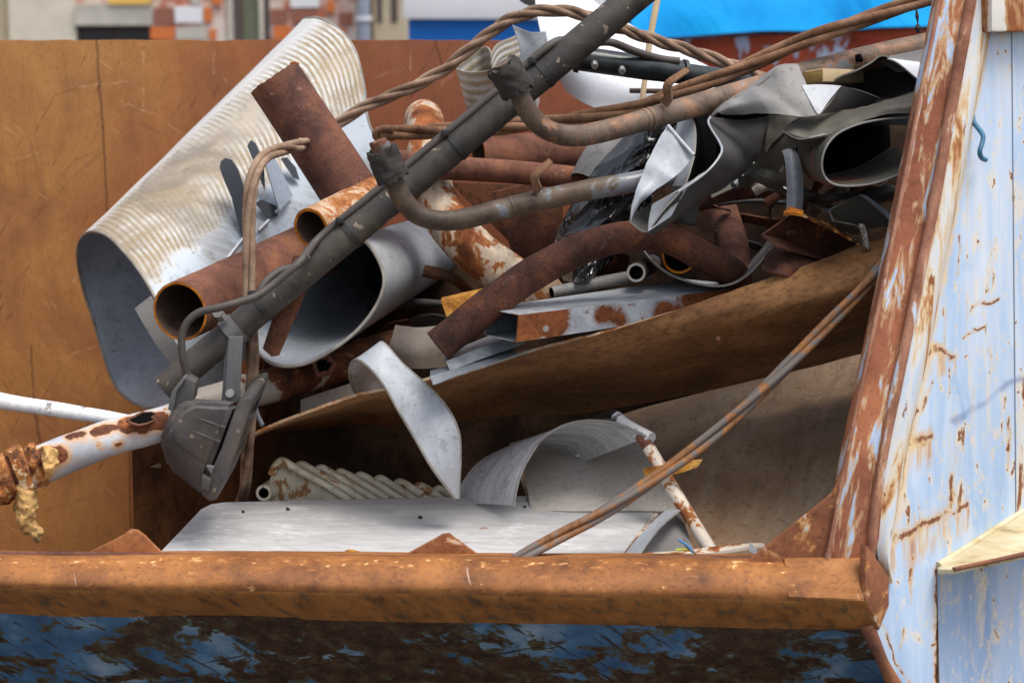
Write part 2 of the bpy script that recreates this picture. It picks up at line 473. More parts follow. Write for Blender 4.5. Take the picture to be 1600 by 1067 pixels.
def wall_mat():
    t = NT('rusty_wall_steel')
    x = t.xyz(t.obj)
    g = t.math('ADD', x[0], t.math('MULTIPLY', t.math('SUBTRACT', t.noise(t.obj, 2.2, 5), 0.5), 1.4))
    base = t.ramp(t.math('MULTIPLY_ADD', g, 0.6, 0.8), [(0.06, (188, 136, 78)), (0.20, (182, 124, 70)), (0.34, (172, 106, 66)), (0.72, (162, 94, 66))])
    streak = t.noise(t.mapping(t.obj, (7, 7, 1.6), (0, 0.15, 0)), 3, 8, 0.72, 0.6)
    base = t.mix(t.math('MULTIPLY', t.ramp(streak, [(0.35, 0), (0.75, 1)]), 0.35), base, (140, 90, 58))
    fine = t.noise(t.mapping(t.obj, (3, 3, 1), (0, 0.2, 0)), 60, 5, 0.75)
    base = t.mix(t.math('MULTIPLY', t.ramp(fine, [(0.36, 1), (0.48, 0)]), 0.4), base, (104, 62, 36))
    base = t.mix(t.math('MULTIPLY', t.ramp(fine, [(0.6, 0), (0.72, 1)]), 0.35), base, (200, 140, 78))
    pt = t.noise(t.mapping(t.obj, (1, 1, 0.8)), 2.6, 9, 0.68, 0.8)
    base = t.mix(t.math('MULTIPLY', t.ramp(pt, [(0.46, 0), (0.66, 1)]), 0.7), base, (140, 90, 60))
    drp = t.noise(t.mapping(t.obj, (14, 14, 0.7), (0, 0.05, 0)), 1.5, 7, 0.68, 0.3)
    base = t.mix(t.math('MULTIPLY', t.ramp(drp, [(0.5, 0), (0.68, 1)]), 0.22), base, (118, 76, 52))
    base = t.mix(t.math('MULTIPLY', t.ramp(drp, [(0.3, 1), (0.42, 0)]), 0.15), base, (196, 146, 92))
    base = t.mix(t.math('MULTIPLY', t.ramp(t.noise(t.mapping(t.obj, (1, 1, 0.5), (0, 0.4, 0)), 8, 9, 0.72, 0.6), [(0.56, 0), (0.72, 1)]), 0.4), base, (120, 74, 52))
    # long scuffs left by loads
    for line, w, c in [([(0, 215), (40, 190), (90, 150), (150, 128)], .003, (110, 68, 48)), ([(18, 398), (60, 330), (110, 278), (160, 238)], .004, (112, 72, 52)),
                       ([(6, 480), (60, 300), (120, 250), (170, 228)], .0025, (118, 74, 50)), ([(168, 165), (210, 190), (250, 205)], .005, (120, 78, 60)),
                       ([(30, 80), (38, 160), (50, 230), (60, 290)], .005, (128, 82, 56)), ([(0, 590), (40, 640), (100, 690)], .0025, (110, 66, 44)),
                       ([(70, 800), (150, 770), (240, 700)], .0025, (104, 64, 42)), ([(20, 350), (70, 392), (110, 470)], .002, (200, 150, 100))]:
        wl = t.warp(t.obj, 0.05, 5)
        for a, b in zip(line, line[1:]):
            d = t.seg(wl, at(a[0], a[1], 5.4), at(b[0], b[1], 5.4))
            base = t.mix(t.math('MULTIPLY', t.math('MULTIPLY', t.below(d, w * 0.3, w * 1.8), 0.5), t.ramp(fine, [(0.35, 0.2), (0.6, 1)])), base, c)
    hair = t.noise(t.mapping(t.obj, (40, 8, 3), (0, 0.9, 0)), 2.2, 3, 0.6, 0.2)
    base = t.mix(t.math('MULTIPLY', t.above(hair, 0.655, 0.70), 0.5), base, (216, 168, 116))
    hair = t.noise(t.mapping(t.obj, (44, 8, 4), (0, -0.5, 0), (3, 0, 1)), 2.0, 3, 0.6, 0.2)
    base = t.mix(t.math('MULTIPLY', t.above(hair, 0.655, 0.70), 0.55), base, (98, 58, 40))
    # weld seams and cracks
    wco = t.warp(t.obj, 0.012, 14)
    for a, b, w in [((150, 50, 5.4), (160, 200, 5.4), .0045), ((160, 200, 5.4), (169, 340, 5.4), .005), ((48, 540, 5.4), (52, 620, 5.4), .004),
                    ((52, 620, 5.4), (63, 690, 5.4), .0055), ((200, 660, 5.4), (206, 880, 5.4), .004), ((680, 60, 5.4), (690, 100, 5.4), .004), ((72, 648, 5.4), (180, 656, 5.4), .003)]:
        d = t.seg(wco, at(*a), at(*b))
        base = t.mix(t.math('MULTIPLY', t.below(d, w * 0.3, w * 1.1), 0.6), base, (84, 50, 34))
    for a, b in [((185, 158, 5.4), (240, 178, 5.4)), ((334, 78, 5.4), (334, 115, 5.4)), ((120, 135, 5.4), (240, 125, 5.4)), ((345, 117, 5.4), (352, 128, 5.4)), ((224, 72, 5.4), (224, 165, 5.4)), ((690, 132, 5.4), (706, 118, 5.4)), ((548, 92, 5.4), (552, 140, 5.4)), ((640, 80, 5.4), (642, 108, 5.4)), ((590, 120, 5.4), (630, 108, 5.4)), ((20, 250, 5.4), (70, 236, 5.4)), ((262, 300, 5.4), (280, 284, 5.4)), ((95, 560, 5.4), (150, 540, 5.4)), ((120, 700, 5.4), (124, 720, 5.4)), ((80, 470, 5.4), (86, 480, 5.4)), ((115, 440, 5.4), (128, 420, 5.4))]:
        d = t.seg(t.warp(t.obj, 0.02, 60), at(*a), at(*b))
        base = t.mix(t.math('MULTIPLY', t.math('MULTIPLY', t.below(d, 0.0006, 0.0045), t.ramp(t.noise(t.obj, 40, 5, 0.7), [(0.42, 0), (0.62, 1)])), 0.6), base, (220, 184, 146))
    t.bump(t.math('ADD', t.math('MULTIPLY', fine, 0.25), t.math('MULTIPLY', t.noise(t.obj, 3.5, 3, 0.5), 3.0)), 0.35, 0.008)
    return t.done(base, 0.62, 0, 0.35)


MT['wall'] = wall_mat()


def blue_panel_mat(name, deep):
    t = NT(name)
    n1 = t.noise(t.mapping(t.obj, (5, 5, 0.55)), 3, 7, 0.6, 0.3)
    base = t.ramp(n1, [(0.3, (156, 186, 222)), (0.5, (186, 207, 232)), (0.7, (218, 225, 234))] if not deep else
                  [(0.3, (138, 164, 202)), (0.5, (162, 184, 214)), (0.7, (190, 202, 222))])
    # bluer rubbed swathes and drips
    n2 = t.noise(t.mapping(t.obj, (2, 2, 0.7), (0, 0.6, 0)), 4, 6, 0.7, 0.5)
    base = t.mix(t.math('MULTIPLY', t.ramp(n2, [(0.56, 0), (0.68, 1)]), 0.5), base, (132, 172, 218))
    cw = t.warp(t.obj, 0.03, 26)
    drp = t.noise(t.mapping(t.obj, (26, 26, 1.2), (0, -0.05, 0)), 2.0, 4, 0.6)
    mkn = t.math('SUBTRACT', t.noise(t.obj, 70, 6, 0.7), 0.5)
    st = t.noise(t.mapping(t.obj, (9, 9, 0.55), (0, -0.06, 0)), 5, 7, 0.66, 0.25)
    gate = t.ramp(t.noise(t.obj, 3.2, 5, 0.6), [(0.42, 0), (0.56, 1)])
    base = t.mix(t.math('MULTIPLY', t.math('MULTIPLY', t.above(st, 0.56, 0.66), gate), 0.75), base, (222, 204, 172))
    base = t.mix(t.math('MULTIPLY', t.math('MULTIPLY', t.above(st, 0.66, 0.70), gate), 0.85), base, (158, 106, 70))
    # small rust pits, drawn out downwards, each with a cream halo
    for sc, lo, st in [(11, 0.67, (1.8, 1.8, 0.4)), (20, 0.66, (1.3, 1.3, 0.6)), (45, 0.68, (1.2, 1.2, 0.7))]:
        n = t.noise(t.mapping(t.obj, st, (0, -0.08, 0)), sc, 6, 0.6, 0.3)
        base = t.mix(t.math('MULTIPLY', t.above(n, lo - 0.09, lo), 0.9), base, (232, 216, 190))
        base = t.mix(t.above(n, lo - 0.012, lo + 0.012), base, (132, 84, 54))
    # named wear: long rust scabs
    marks = [((1395, 846), (1440, 822), 8), ((1440, 822), (1480, 800), 7), ((1480, 800), (1490, 772), 4), ((1486, 802), (1512, 786), 6), ((1488, 738), (1486, 780), 5),
             ((1452, 541), (1468, 546), 6), ((1468, 546), (1490, 556), 6), ((1482, 556), (1484, 620), 2.5), ((1505, 528), (1540, 508), 3.5), ((1541, 508), (1546, 580), 2.2),
             ((1440, 640), (1456, 600), 4), ((1520, 478), (1560, 468), 3), ((1424, 689), (1455, 681), 7), ((1500, 370), (1496, 430), 3), ((1574, 655), (1576, 700), 5),
             ((1465, 895), (1462, 1060), 6), ((1425, 875), (1422, 905), 5), ((1480, 935), (1498, 918), 4), ((1480, 1000), (1456, 1010), 4), ((1482, 940), (1490, 985), 6),
             ((1565, 960), (1560, 1000), 3.5), ((1541, 935), (1536, 980), 3), ((1512, 1000), (1514, 1012), 6), ((1412, 980), (1408, 1010), 3), ((1378, 975), (1402, 1040), 3), ((1402, 1040), (1420, 1067), 3)]
    for a, b, w in marks:
        Y = 3.56 + max(0, (a[0] - 1390)) * 0.0013
        d = t.seg(cw, panel_pt(*a), panel_pt(*b))
        w *= 0.00115
        if w >= 5 * 0.00115:
            sq = (1, 1, 0.20)
            pa_, pb_ = panel_pt(*a), panel_pt(*b)
            off = Vector((0, 0, -0.022))
            dc = t.seg(t.mapping(cw, sq), [q * k for q, k in zip(pa_ + off, sq)], [q * k for q, k in zip(pb_ + off, sq)])
            base = t.mix(t.math('MULTIPLY', t.math('MULTIPLY', t.below(dc, w * 0.5, w * 1.3), t.ramp(drp, [(0.42, 0), (0.56, 1)])), 0.8), base, t.ramp(drp, [(0.5, (222, 196, 156)), (0.66, (184, 124, 76))]))
        dd = t.math('MULTIPLY_ADD', mkn, w * 3.0, d)
        base = t.mix(t.math('MULTIPLY', t.below(dd, w * 0.7, w * 1.9), 0.65), base, (214, 178, 130))
        base = t.mix(t.below(dd, w * 0.45, w * 0.7), base, t.mix(t.ramp(mkn, [(0.0, 0), (0.12, 1)]), (126, 78, 54), (150, 92, 60)))
    for a, b, w in [((1484, 373), (1452, 540), 2.2), ((1452, 540), (1420, 694), 2.6), ((1420, 694), (1394, 840), 3.2), ((1540, 70), (1486, 370), 1.6)]:
        w *= 0.00115
        dd = t.math('MULTIPLY_ADD', mkn, w * 6.0, t.seg(cw, panel_pt(*a), panel_pt(*b)))
        base = t.mix(t.math('MULTIPLY', t.below(dd, w * 1.0, w * 7), 0.75), base, (226, 196, 146))
        base = t.mix(t.below(dd, w * 0.1, w * 0.7), base, (140, 92, 56))
    # plate seam
    d = t.seg(t.obj, panel_pt(1580, -20), panel_pt(1588, 880))
    base = t.mix(t.below(d, 0.0012, 0.003), base, (96, 110, 132))
    # smear
    d = t.seg(t.warp(t.obj, 0.06, 9), panel_pt(1490, 655), panel_pt(1600, 590))
    base = t.mix(t.math('MULTIPLY', t.below(d, 0.002, 0.012), 0.6), base, (118, 128, 168))
    t.bump(t.noise(t.obj, 9, 6, 0.6), 0.2, 0.006)
    return t.done(base, 0.5, 0, 0.4)


# the blue outer wall: a plane turned half away from the camera, leaning back with the post
PN_O = at(1390, 880, 3.57)
PN_U = Vector((1.0, 0.75, 0.0)).normalized()
PN_V = (at(1545, 0, 3.80) - PN_O).normalized()
PN_N = PN_U.cross(PN_V).normalized()
if PN_N.y > 0:
    PN_N.negate()


def panel_pt(px, py, lift=0.0):
    x = (px - 800.0) / FPX
    y = -(py - 533.5) / FPX
    d = Vector((x, CP + y * SP, -SP + y * CP))
    o = PN_O + PN_N * lift
    k = (o - CAM).dot(PN_N) / d.dot(PN_N)
    return CAM + d * k


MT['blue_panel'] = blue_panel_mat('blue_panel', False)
MT['blue_recess'] = blue_panel_mat('blue_recess', True)  # same paint in darker tones for the shade under the lifting rib


def flap_mat():
    t = NT('flap_paint')
    n = t.noise(t.mapping(t.obj, (7, 7, 0.6), (0, -0.17, 0)), 5, 8, 0.68, 0.4)
    col = t.ramp(n, [(0.33, (132, 82, 54)), (0.40, (176, 120, 74)), (0.46, (212, 186, 146)), (0.53, (216, 216, 212)), (0.66, (190, 206, 226))])
    n2 = t.noise(t.mapping(t.obj, (2, 2, 0.5), (0, -0.2, 0)), 16, 6, 0.7)
    col = t.mix(t.above(n2, 0.62, 0.65), col, (140, 86, 54))
    t.bump(n, 0.2, 0.004)
    return t.done(col, 0.55, 0, 0.3)


MT['flap_paint'] = flap_mat()


def shelf_mat():
    t = NT('shelf_paint')
    n = t.noise(t.mapping(t.obj, (1, 3, 3)), 7, 8, 0.65, 0.5)
    col = t.ramp(n, [(0.3, (128, 102, 64)), (0.42, (186, 170, 130)), (0.6, (206, 198, 172)), (0.75, (186, 192, 188))])
    t.bump(n, 0.3, 0.004)
    return t.done(col, 0.6, 0, 0.3)


MT['shelf_paint'] = shelf_mat()


def underside_mat():
    t = NT('peeling_blue_underside')
    n = t.noise(t.warp(t.mapping(t.obj, (0.9, 1, 1.4), (0, -0.35, 0)), 0.05, 9), 16, 12, 0.66, 0.5)
    reg = t.noise(t.obj, 1.9, 4, 0.55)
    v = t.math('MULTIPLY_ADD', t.math('SUBTRACT', reg, 0.505), 1.2, n)
    rust = t.ramp(t.noise(t.obj, 30, 6, 0.7), [(0.3, (34, 22, 16)), (0.5, (70, 44, 30)), (0.7, (92, 82, 60))])
    blue = t.ramp(t.noise(t.obj, 7, 6), [(0.3, (34, 72, 112)), (0.5, (78, 120, 160)), (0.68, (150, 172, 190))])
    m = t.above(v, 0.53, 0.54)
    col = t.mix(t.math('MULTIPLY', t.above(v, 0.47, 0.525), 0.8), rust, (92, 92, 72))
    col = t.mix(m, col, blue)
    s = t.noise(t.mapping(t.obj, (1.2, 1.2, 16), (0, -0.72, 0)), 6, 4, 0.6, 0.3)
    col = t.mix(t.math('MULTIPLY', t.above(s, 0.60, 0.63), 0.85), col, (50, 36, 28))
    s = t.noise(t.mapping(t.obj, (0.7, 1.2, 14), (0, 0.25, 0), (3, 1, 2)), 5, 3, 0.6, 0.3)
    col = t.mix(t.math('MULTIPLY', t.above(s, 0.65, 0.67), 0.8), col, (46, 34, 28))
    t.bump(m, 0.4, 0.003)
    return t.done(col, 0.27, 0, 0.5)


MT['underside'] = underside_mat()


def lip_low_mat():
    t = NT('lip_lower_rust')
    n = t.noise(t.mapping(t.obj, (2.2, 1, 1), (0, 0.5, 0)), 12, 8, 0.68, 0.5)
    col = t.ramp(n, [(0.3, (92, 62, 40)), (0.42, (150, 98, 50)), (0.6, (182, 120, 60)), (0.75, (160, 100, 56))])
    s = t.noise(t.mapping(t.obj, (4, 1, 1.2), (0, 0.6, 0)), 16, 6, 0.7)
    col = t.mix(t.math('MULTIPLY', t.above(s, 0.55, 0.62), 0.8), col, (94, 84, 66))
    t.bump(n, 0.3, 0.003)
    return t.done(col, 0.6, 0, 0.4)


MT['lip_low'] = lip_low_mat()


def ribbed_mat(name, lo_v, hi_v, count, top):
    """cream ribbed sheet: dust caught between ribs (UV u runs along the sheet, v round it)"""
    t = NT(name)
    u = t.xyz(t.uv)
    wob = t.math('MULTIPLY', t.math('SUBTRACT', t.noise(t.obj, 7, 5), 0.5), 0.022)
    wv = t.math('SINE', t.math('MULTIPLY', t.math('ADD', u[0], wob), count * 6.2832))
    un = t.math('SUBTRACT', t.noise(t.obj, 16, 7, 0.7), 0.5)
    ev = t.math('ADD', u[1], t.math('MULTIPLY', un, 0.16))
    band = t.math('MULTIPLY', t.above(ev, lo_v - 0.01, lo_v + 0.02), t.below(u[1], hi_v - 0.03, hi_v + 0.02))
    dirt = t.noise(t.obj, 4.5, 7, 0.65, 0.8)
    n30 = t.math('SUBTRACT', t.noise(t.mapping(t.obj, (1, 1, 1)), 34, 6, 0.7), 0.5)
    stripe = t.math('MULTIPLY', t.above(t.math('ADD', wv, t.math('MULTIPLY', n30, 4.0)), -0.5, 0.4), band)
    base = t.mix(t.math('MULTIPLY', t.ramp(t.noise(t.obj, 3, 5), [(0.4, 0), (0.7, 1)]), 0.4), top, (150, 150, 146))
    base = t.mix(t.below(ev, lo_v - 0.02, lo_v + 0.02), base, (178, 189, 200))
    dust = t.ramp(t.noise(t.obj, 9, 6), [(0.3, (116, 98, 68)), (0.55, (152, 134, 102)), (0.75, (132, 124, 84))])
    mid_ = t.seg(t.warp(t.obj, 0.12, 5), at(268, 282, 4.62), at(420, 175, 4.85))
    stripe = t.math('MULTIPLY', stripe, t.above(mid_, 0.02, 0.10))
    col = t.mix(t.math('MULTIPLY', stripe, t.ramp(t.noise(t.obj, 6, 5, 0.6), [(0.3, 0.5), (0.6, 0.95)])), base, dust)
    col = t.mix(t.math('MULTIPLY', t.math('MULTIPLY', t.below(mid_, 0.02, 0.13), band), 0.75), col, t.ramp(t.noise(t.obj, 12, 7, 0.65, 0.5), [(0.35, (120, 104, 82)), (0.6, (164, 148, 122))]))
    smear = t.math('MULTIPLY', t.ramp(dirt, [(0.44, 0), (0.62, 1)]), band)
    col = t.mix(t.math('MULTIPLY', smear, 0.8), col, (146, 128, 100))
    loose = t.math('MULTIPLY', t.ramp(t.noise(t.obj, 7, 9, 0.72, 0.8), [(0.50, 0), (0.62, 1)]), t.below(u[1], hi_v, hi_v + 0.01))
    col = t.mix(t.math('MULTIPLY', loose, 0.6), col, (120, 112, 100))
    sp = t.ramp(t.noise(t.obj, 42, 3), [(0.3, 1), (0.34, 0)])
    col = t.mix(t.math('MULTIPLY', sp, 0.5), col, (86, 82, 74))
    t.bump(t.math('MULTIPLY', t.math('MULTIPLY', wv, band), t.math('MULTIPLY', t.above(mid_, 0.02, 0.12), t.ramp(dirt, [(0.35, 1), (0.6, 0.25)]))), 0.4, 0.003)
    return t.done(col, 0.5, 0, 0.4)


MT['ribbed'] = ribbed_mat('ribbed_cream_sheet', 0.225, 0.44, 54, (206, 205, 202))
MT['ribbed_small'] = ribbed_mat('ribbed_grey_sheet', -1, 2, 7, (180, 180, 178))


def board_mat():
    t = NT('weathered_board')
    g = t.noise(t.mapping(t.obj, (2.5, 14, 14)), 3.0, 9, 0.7, 0.6)
    col = t.ramp(g, [(0.3, (170, 169, 168)), (0.5, (190, 190, 190)), (0.68, (204, 204, 204))])
    w = t.noise(t.mapping(t.obj, (1, 1.4, 1)), 9, 10, 0.72, 0.4)
    x = t.xyz(t.obj)
    fl = t.math('MULTIPLY', t.above(t.math('ADD', w, t.math('MULTIPLY', t.math('ABSOLUTE', x[0]), 0.20)), 0.60, 0.70), 0.6)
    col = t.mix(t.math('MULTIPLY', fl, 0.85), col, (238, 238, 240))
    sc = t.noise(t.mapping(t.obj, (3, 9, 1), (0, 0, 0.35)), 5, 9, 0.75, 0.8)
    col = t.mix(t.math('MULTIPLY', t.ramp(sc, [(0.5, 0), (0.66, 1)]), 0.5), col, (150, 149, 150))
    r = t.noise(t.mapping(t.obj, (1, 2, 1)), 13, 6, 0.6)
    col = t.mix(t.above(t.math('ADD', r, t.math('MULTIPLY', x[0], 0.12)), 0.70, 0.73), col, (156, 100, 66))
    t.bump(t.math('ADD', g, t.math('MULTIPLY', fl, 0.5)), 0.25, 0.002)
    return t.done(col, 0.55, 0, 0.4)


MT['board'] = board_mat()


def brick_mat():
    t = NT('old_brick')
    n = t.t.nodes.new("ShaderNodeTexBrick")
    t.link(t.mapping(t.obj, (1, 1, 1), (math.radians(90), 0, 0)), n.inputs[0])
    n.inputs["Color1"].default_value = lin((186, 128, 104))
    n.inputs["Color2"].default_value = lin((222, 208, 198))
    n.inputs["Mortar"].default_value = lin((206, 196, 176))
    n.inputs["Scale"].default_value = 1.0
    n.inputs["Brick Width"].default_value = 0.25
    n.inputs["Row Height"].default_value = 0.135
    n.inputs["Mortar Size"].default_value = 0.012
    n.inputs["Bias"].default_value = 0.1
    c = t.mix(t.ramp(t.noise(t.obj, 3.2, 3), [(0.5, 0), (0.62, 1)]), n.outputs[0], (212, 118, 70), 'MULTIPLY')
    c = t.mix(t.math('MULTIPLY', t.ramp(t.noise(t.obj, 5, 5), [(0.45, 0), (0.65, 1)]), 0.7), c, (224, 216, 210))
    return t.done(c, 0.9, 0, 0.2)


MT['brick'] = brick_mat()
MT['plaster'] = plain_mat('plaster', (226, 216, 196), 0.9, 0.25, 4)
MT['concrete'] = plain_mat('concrete', (202, 196, 184), 0.9, 0.35, 5)
MT['mortar_tan'] = plain_mat('mortar_tan', (206, 190, 160), 0.9, 0.3, 4)
MT['old_wood_dark'] = plain_mat('old_wood_dark', (92, 80, 76), 0.8, 0.4, 6)
MT['green_frame'] = plain_mat('green_frame', (134, 140, 116), 0.7, 0.3, 5)
MT['yellow_board'] = plain_mat('yellow_board', (240, 196, 96), 0.7, 0.2, 5)
MT['orange_brick'] = plain_mat('orange_brick', (220, 122, 60), 0.8, 0.25, 8)
MT['red_brick'] = plain_mat('red_brick', (156, 100, 82), 0.8, 0.3, 8)
MT['drainpipe'] = plain_mat('drainpipe', (168, 176, 190), 0.4, 0.2, 4, 0.4)
MT['dark_glass'] = plain_mat('dark_glass', (60, 60, 64), 0.2, 0.2, 4)
MT['white_paint'] = plain_mat('white_paint', (236, 236, 238), 0.5, 0.1, 3)
MT['bright_blue'] = plain_mat('bright_blue', (0, 122, 220), 0.5, 0.15, 2)


def tarp_mat():
    t = NT('blue_tarp')
    n = t.noise(t.mapping(t.obj, (1.4, 1, 0.5), (0, 0.35, 0)), 2.2, 5, 0.55, 0.6)
    col = t.ramp(n, [(0.3, (0, 128, 204)), (0.55, (0, 152, 222)), (0.75, (20, 166, 228))])
    t.bump(n, 0.6, 0.05)
    return t.done(col, 0.7, 0, 0.2)


MT['tarp'] = tarp_mat()


# ------------------------------------------------------------------ mesh building
def thing(name, label, cat, base, group=None):
    o = bpy.data.objects.new(name, None)
    o.empty_display_size = 0.1
    COL.objects.link(o)
    o.location = base
    o['label'] = label
    o['category'] = cat
    if group:
        o['group'] = group
    return o


def tag(o, label, cat, group=None, kind=None):
    o['label'] = label
    o['category'] = cat
    if group:
        o['group'] = group
    if kind:
        o['kind'] = kind
    return o


def root_loc(p):
    v = Vector(p.location)
    while p.parent:
        p = p.parent
        v += Vector(p.location)
    return v


class Mesh:
    def __init__(self):
        self.v, self.f, self.fm, self.uv = [], [], [], []

    def add(self, verts, faces, mat=0, uv=None):
        o = len(self.v)
        self.v += [Vector(p) for p in verts]
        self.uv += list(uv) if uv else [(0, 0)] * len(verts)
        for i, f in enumerate(faces):
            self.f.append(tuple(o + k for k in f))
            self.fm.append(mat[i] if isinstance(mat, (list, tuple)) else mat)
        return self

    def build(self, name, mats, parent=None, angle=38, smooth=True, world_origin=False, recalc=True):
        if not isinstance(mats, (list, tuple)):
            mats = [mats]
        xs = [p.x for p in self.v]; ys = [p.y for p in self.v]; zs = [p.z for p in self.v]
        org = Vector(((min(xs) + max(xs)) / 2, (min(ys) + max(ys)) / 2, min(zs)))
        if world_origin:
            org = Vector((0, 0, 0))
        me = bpy.data.meshes.new(name)
        me.from_pydata([tuple(p - org) for p in self.v], [], self.f)
        for m in mats:
            me.materials.append(MT[m])
        for p, k in zip(me.polygons, self.fm):
            p.material_index = k
        ul = me.uv_layers.new(name="uv")
        for lp in me.loops:
            ul.data[lp.index].uv = self.uv[lp.vertex_index]
        if recalc:
            bm = bmesh.new()
            bm.from_mesh(me)
            bmesh.ops.recalc_face_normals(bm, faces=bm.faces)
            bm.to_mesh(me)
            bm.free()
        if smooth:
            me.shade_smooth()
            me.set_sharp_from_angle(angle=math.radians(angle))
        o = bpy.data.objects.new(name, me)
        COL.objects.link(o)
        if parent is not None:
            o.parent = parent
            o.location = org - root_loc(parent)
        else:
            o.location = org
        return o


def catmull(pts, n):
    """points of a Catmull-Rom curve through pts (tuples or vectors), n per span"""
    P = [Vector(p) for p in pts]
    if n <= 1 or len(P) < 3:
        if n <= 1 or len(P) < 2:
            return P
        out = []
        for i in range(len(P) - 1):
            out += [P[i].lerp(P[i + 1], k / n) for k in range(n)]
        return out + [P[-1]]
    E = [P[0] * 2 - P[1]] + P + [P[-1] * 2 - P[-2]]
    out = []
    for i in range(1, len(E) - 2):
        a, b, c, d = E[i - 1], E[i], E[i + 1], E[i + 2]
        for k in range(n):
            t = k / n
            out.append(0.5 * ((2 * b) + (c - a) * t + (2 * a - 5 * b + 4 * c - d) * t * t + (3 * b - a - 3 * c + d) * t ** 3))
    out.append(P[-1])
    return out


def interp_list(vals, m):
    """resample a list of numbers to m values"""
    if not isinstance(vals, (list, tuple)):
        return [vals] * m
    if len(vals) == 1:
        return [vals[0]] * m
    out = []
    for k in range(m):
        x = k / (m - 1) * (len(vals) - 1)
        i = min(int(x), len(vals) - 2)
        out.append(vals[i] * (1 - (x - i)) + vals[i + 1] * (x - i))
    return out


def frames(path):
    T = []
    for i in range(len(path)):
        a = path[max(i - 1, 0)]; b = path[min(i + 1, len(path) - 1)]
        T.append((b - a).normalized())
    up = Vector((0, 0, 1)) if abs(T[0].z) < 0.9 else Vector((1, 0, 0))
    u = T[0].cross(up).normalized()
    out = []
    for t in T:
        u = (u - t * u.dot(t)).normalized()
        out.append((t, u, t.cross(u)))
    return out


def tube(pts, r, n=28, th=None, depth=None, sub=8, rough=0.0, ragged=0.0, caps=(True, True), M=None, mats=(0, 1, 2), flat=1.0, seed=0.0, rfreq=14):
    """pipe along pts (world); hollow with wall th and open ends when th is given. mats: outside, rim, inside"""
    M = M or Mesh()
    path = catmull(pts, sub)
    R = interp_list(r, len(path))
    fr = frames(path)
    rings = []
    for i, (p, rad, (t, u, w)) in enumerate(zip(path, R, fr)):
        ring = []
        for k in range(n):
            a = 2 * math.pi * k / n
            q = u * math.cos(a) + w * math.sin(a) * flat
            rr = rad
            if rough:
                rr += rough * (mnoise.noise((p + q * rad) * rfreq + Vector((seed, 0, 0))) + (0.6 * mnoise.noise((p + q * rad) * rfreq * 2.4) if rfreq > 20 else 0))
            v = p + q * rr
            if ragged and i in (0, len(path) - 1):
                v += t * ragged * (mnoise.noise(Vector((k * 0.55, seed, i))) + 0.6 * mnoise.noise(Vector((k * 1.7, seed + 5, i))))
            ring.append(v)
        rings.append(ring)
    base = len(M.v)
    for ring in rings:
        M.add(ring, [])
    fs = []
    for i in range(len(rings) - 1):
        for k in range(n):
            fs.append((base + i * n + k, base + i * n + (k + 1) % n, base + (i + 1) * n + (k + 1) % n, base + (i + 1) * n + k))
    M.f += fs; M.fm += [mats[0]] * len(fs)
    if th:
        for end, want in ((0, caps[0]), (len(rings) - 1, caps[1])):
            step = 1 if end == 0 else -1
            if want == 'closed':
                M.f.append(tuple(base + end * n + k for k in range(n))); M.fm.append(mats[0]); continue
            inner = []
            L = 0.0; i = end; maxd = depth or 1e9
            idx = [end]
            while 0 <= i + step < len(rings):
                L += (path[i + step] - path[i]).length
                i += step
                idx.append(i)
                if L > maxd:
                    break
            for i in idx:
                p = path[i]
                inner.append([p + (v - p) * (1 - th / R[i]) for v in rings[i]])
            ib = len(M.v)
            for ring in inner:
                M.add(ring, [])
            f2 = []
            for k in range(n):
                f2.append((base + end * n + k, base + end * n + (k + 1) % n, ib + (k + 1) % n, ib + k))
            M.f += f2; M.fm += [mats[1]] * n
            f3 = []
            for j in range(len(inner) - 1):
                for k in range(n):
                    f3.append((ib + j * n + k, ib + j * n + (k + 1) % n, ib + (j + 1) * n + (k + 1) % n, ib + (j + 1) * n + k))
            M.f += f3; M.fm += [mats[2]] * len(f3)
            if depth:
                j = len(inner) - 1
                M.f.append(tuple(ib + j * n + k for k in range(n))); M.fm.append(mats[2])
            else:
                break
    else:
        if caps[0]:
            M.f.append(tuple(base + k for k in range(n))); M.fm.append(mats[0] if caps[0] is True else caps[0])
        if caps[1]:
            M.f.append(tuple(base + (len(rings) - 1) * n + k for k in range(n))); M.fm.append(mats[0] if caps[1] is True else caps[1])
    return M


def ptube(pts, rpx, **kw):
    """tube whose path and radius are measured on the photograph: pts (px, py, Y), radius px"""
    Y = [p[2] for p in pts]
    if isinstance(rpx, (list, tuple)):
        yy = interp_list(Y, len(rpx))
        r = [a * b / FPX for a, b in zip(rpx, yy)]
    else:
        r = [rpx * y / FPX for y in Y]
    return tube(A(pts), r, **kw)


def rope(pts, r, strands=3, rs=None, twist=9.0, n=10, sub=14, loose=0.0):
    M = Mesh()
    path = catmull(pts, sub)
    tw = interp_list(twist, len(path))
    ph = [0.0]
    for i in range(1, len(path)):
        ph.append(ph[-1] + tw[i] * (path[i] - path[i - 1]).length)
    fr = frames(path)
    rs = rs or r * 0.55
    s = 0.0
    acc = [0.0]
    for i in range(1, len(path)):
        s += (path[i] - path[i - 1]).length
        acc.append(s)
    for q in range(strands):
        line = []
        for i, p in enumerate(path):
            a = 2 * math.pi * q / strands + ph[i] + 0.5 * mnoise.noise(Vector((acc[i] * 3, q, 0)))
            ro = (r - rs) * (1 + loose * mnoise.noise(Vector((acc[i] * 6, q * 3.1, 4))))
            line.append(p + fr[i][1] * math.cos(a) * ro + fr[i][2] * math.sin(a) * ro)
        tube(line, rs, n=n, sub=1, M=M)
    return M


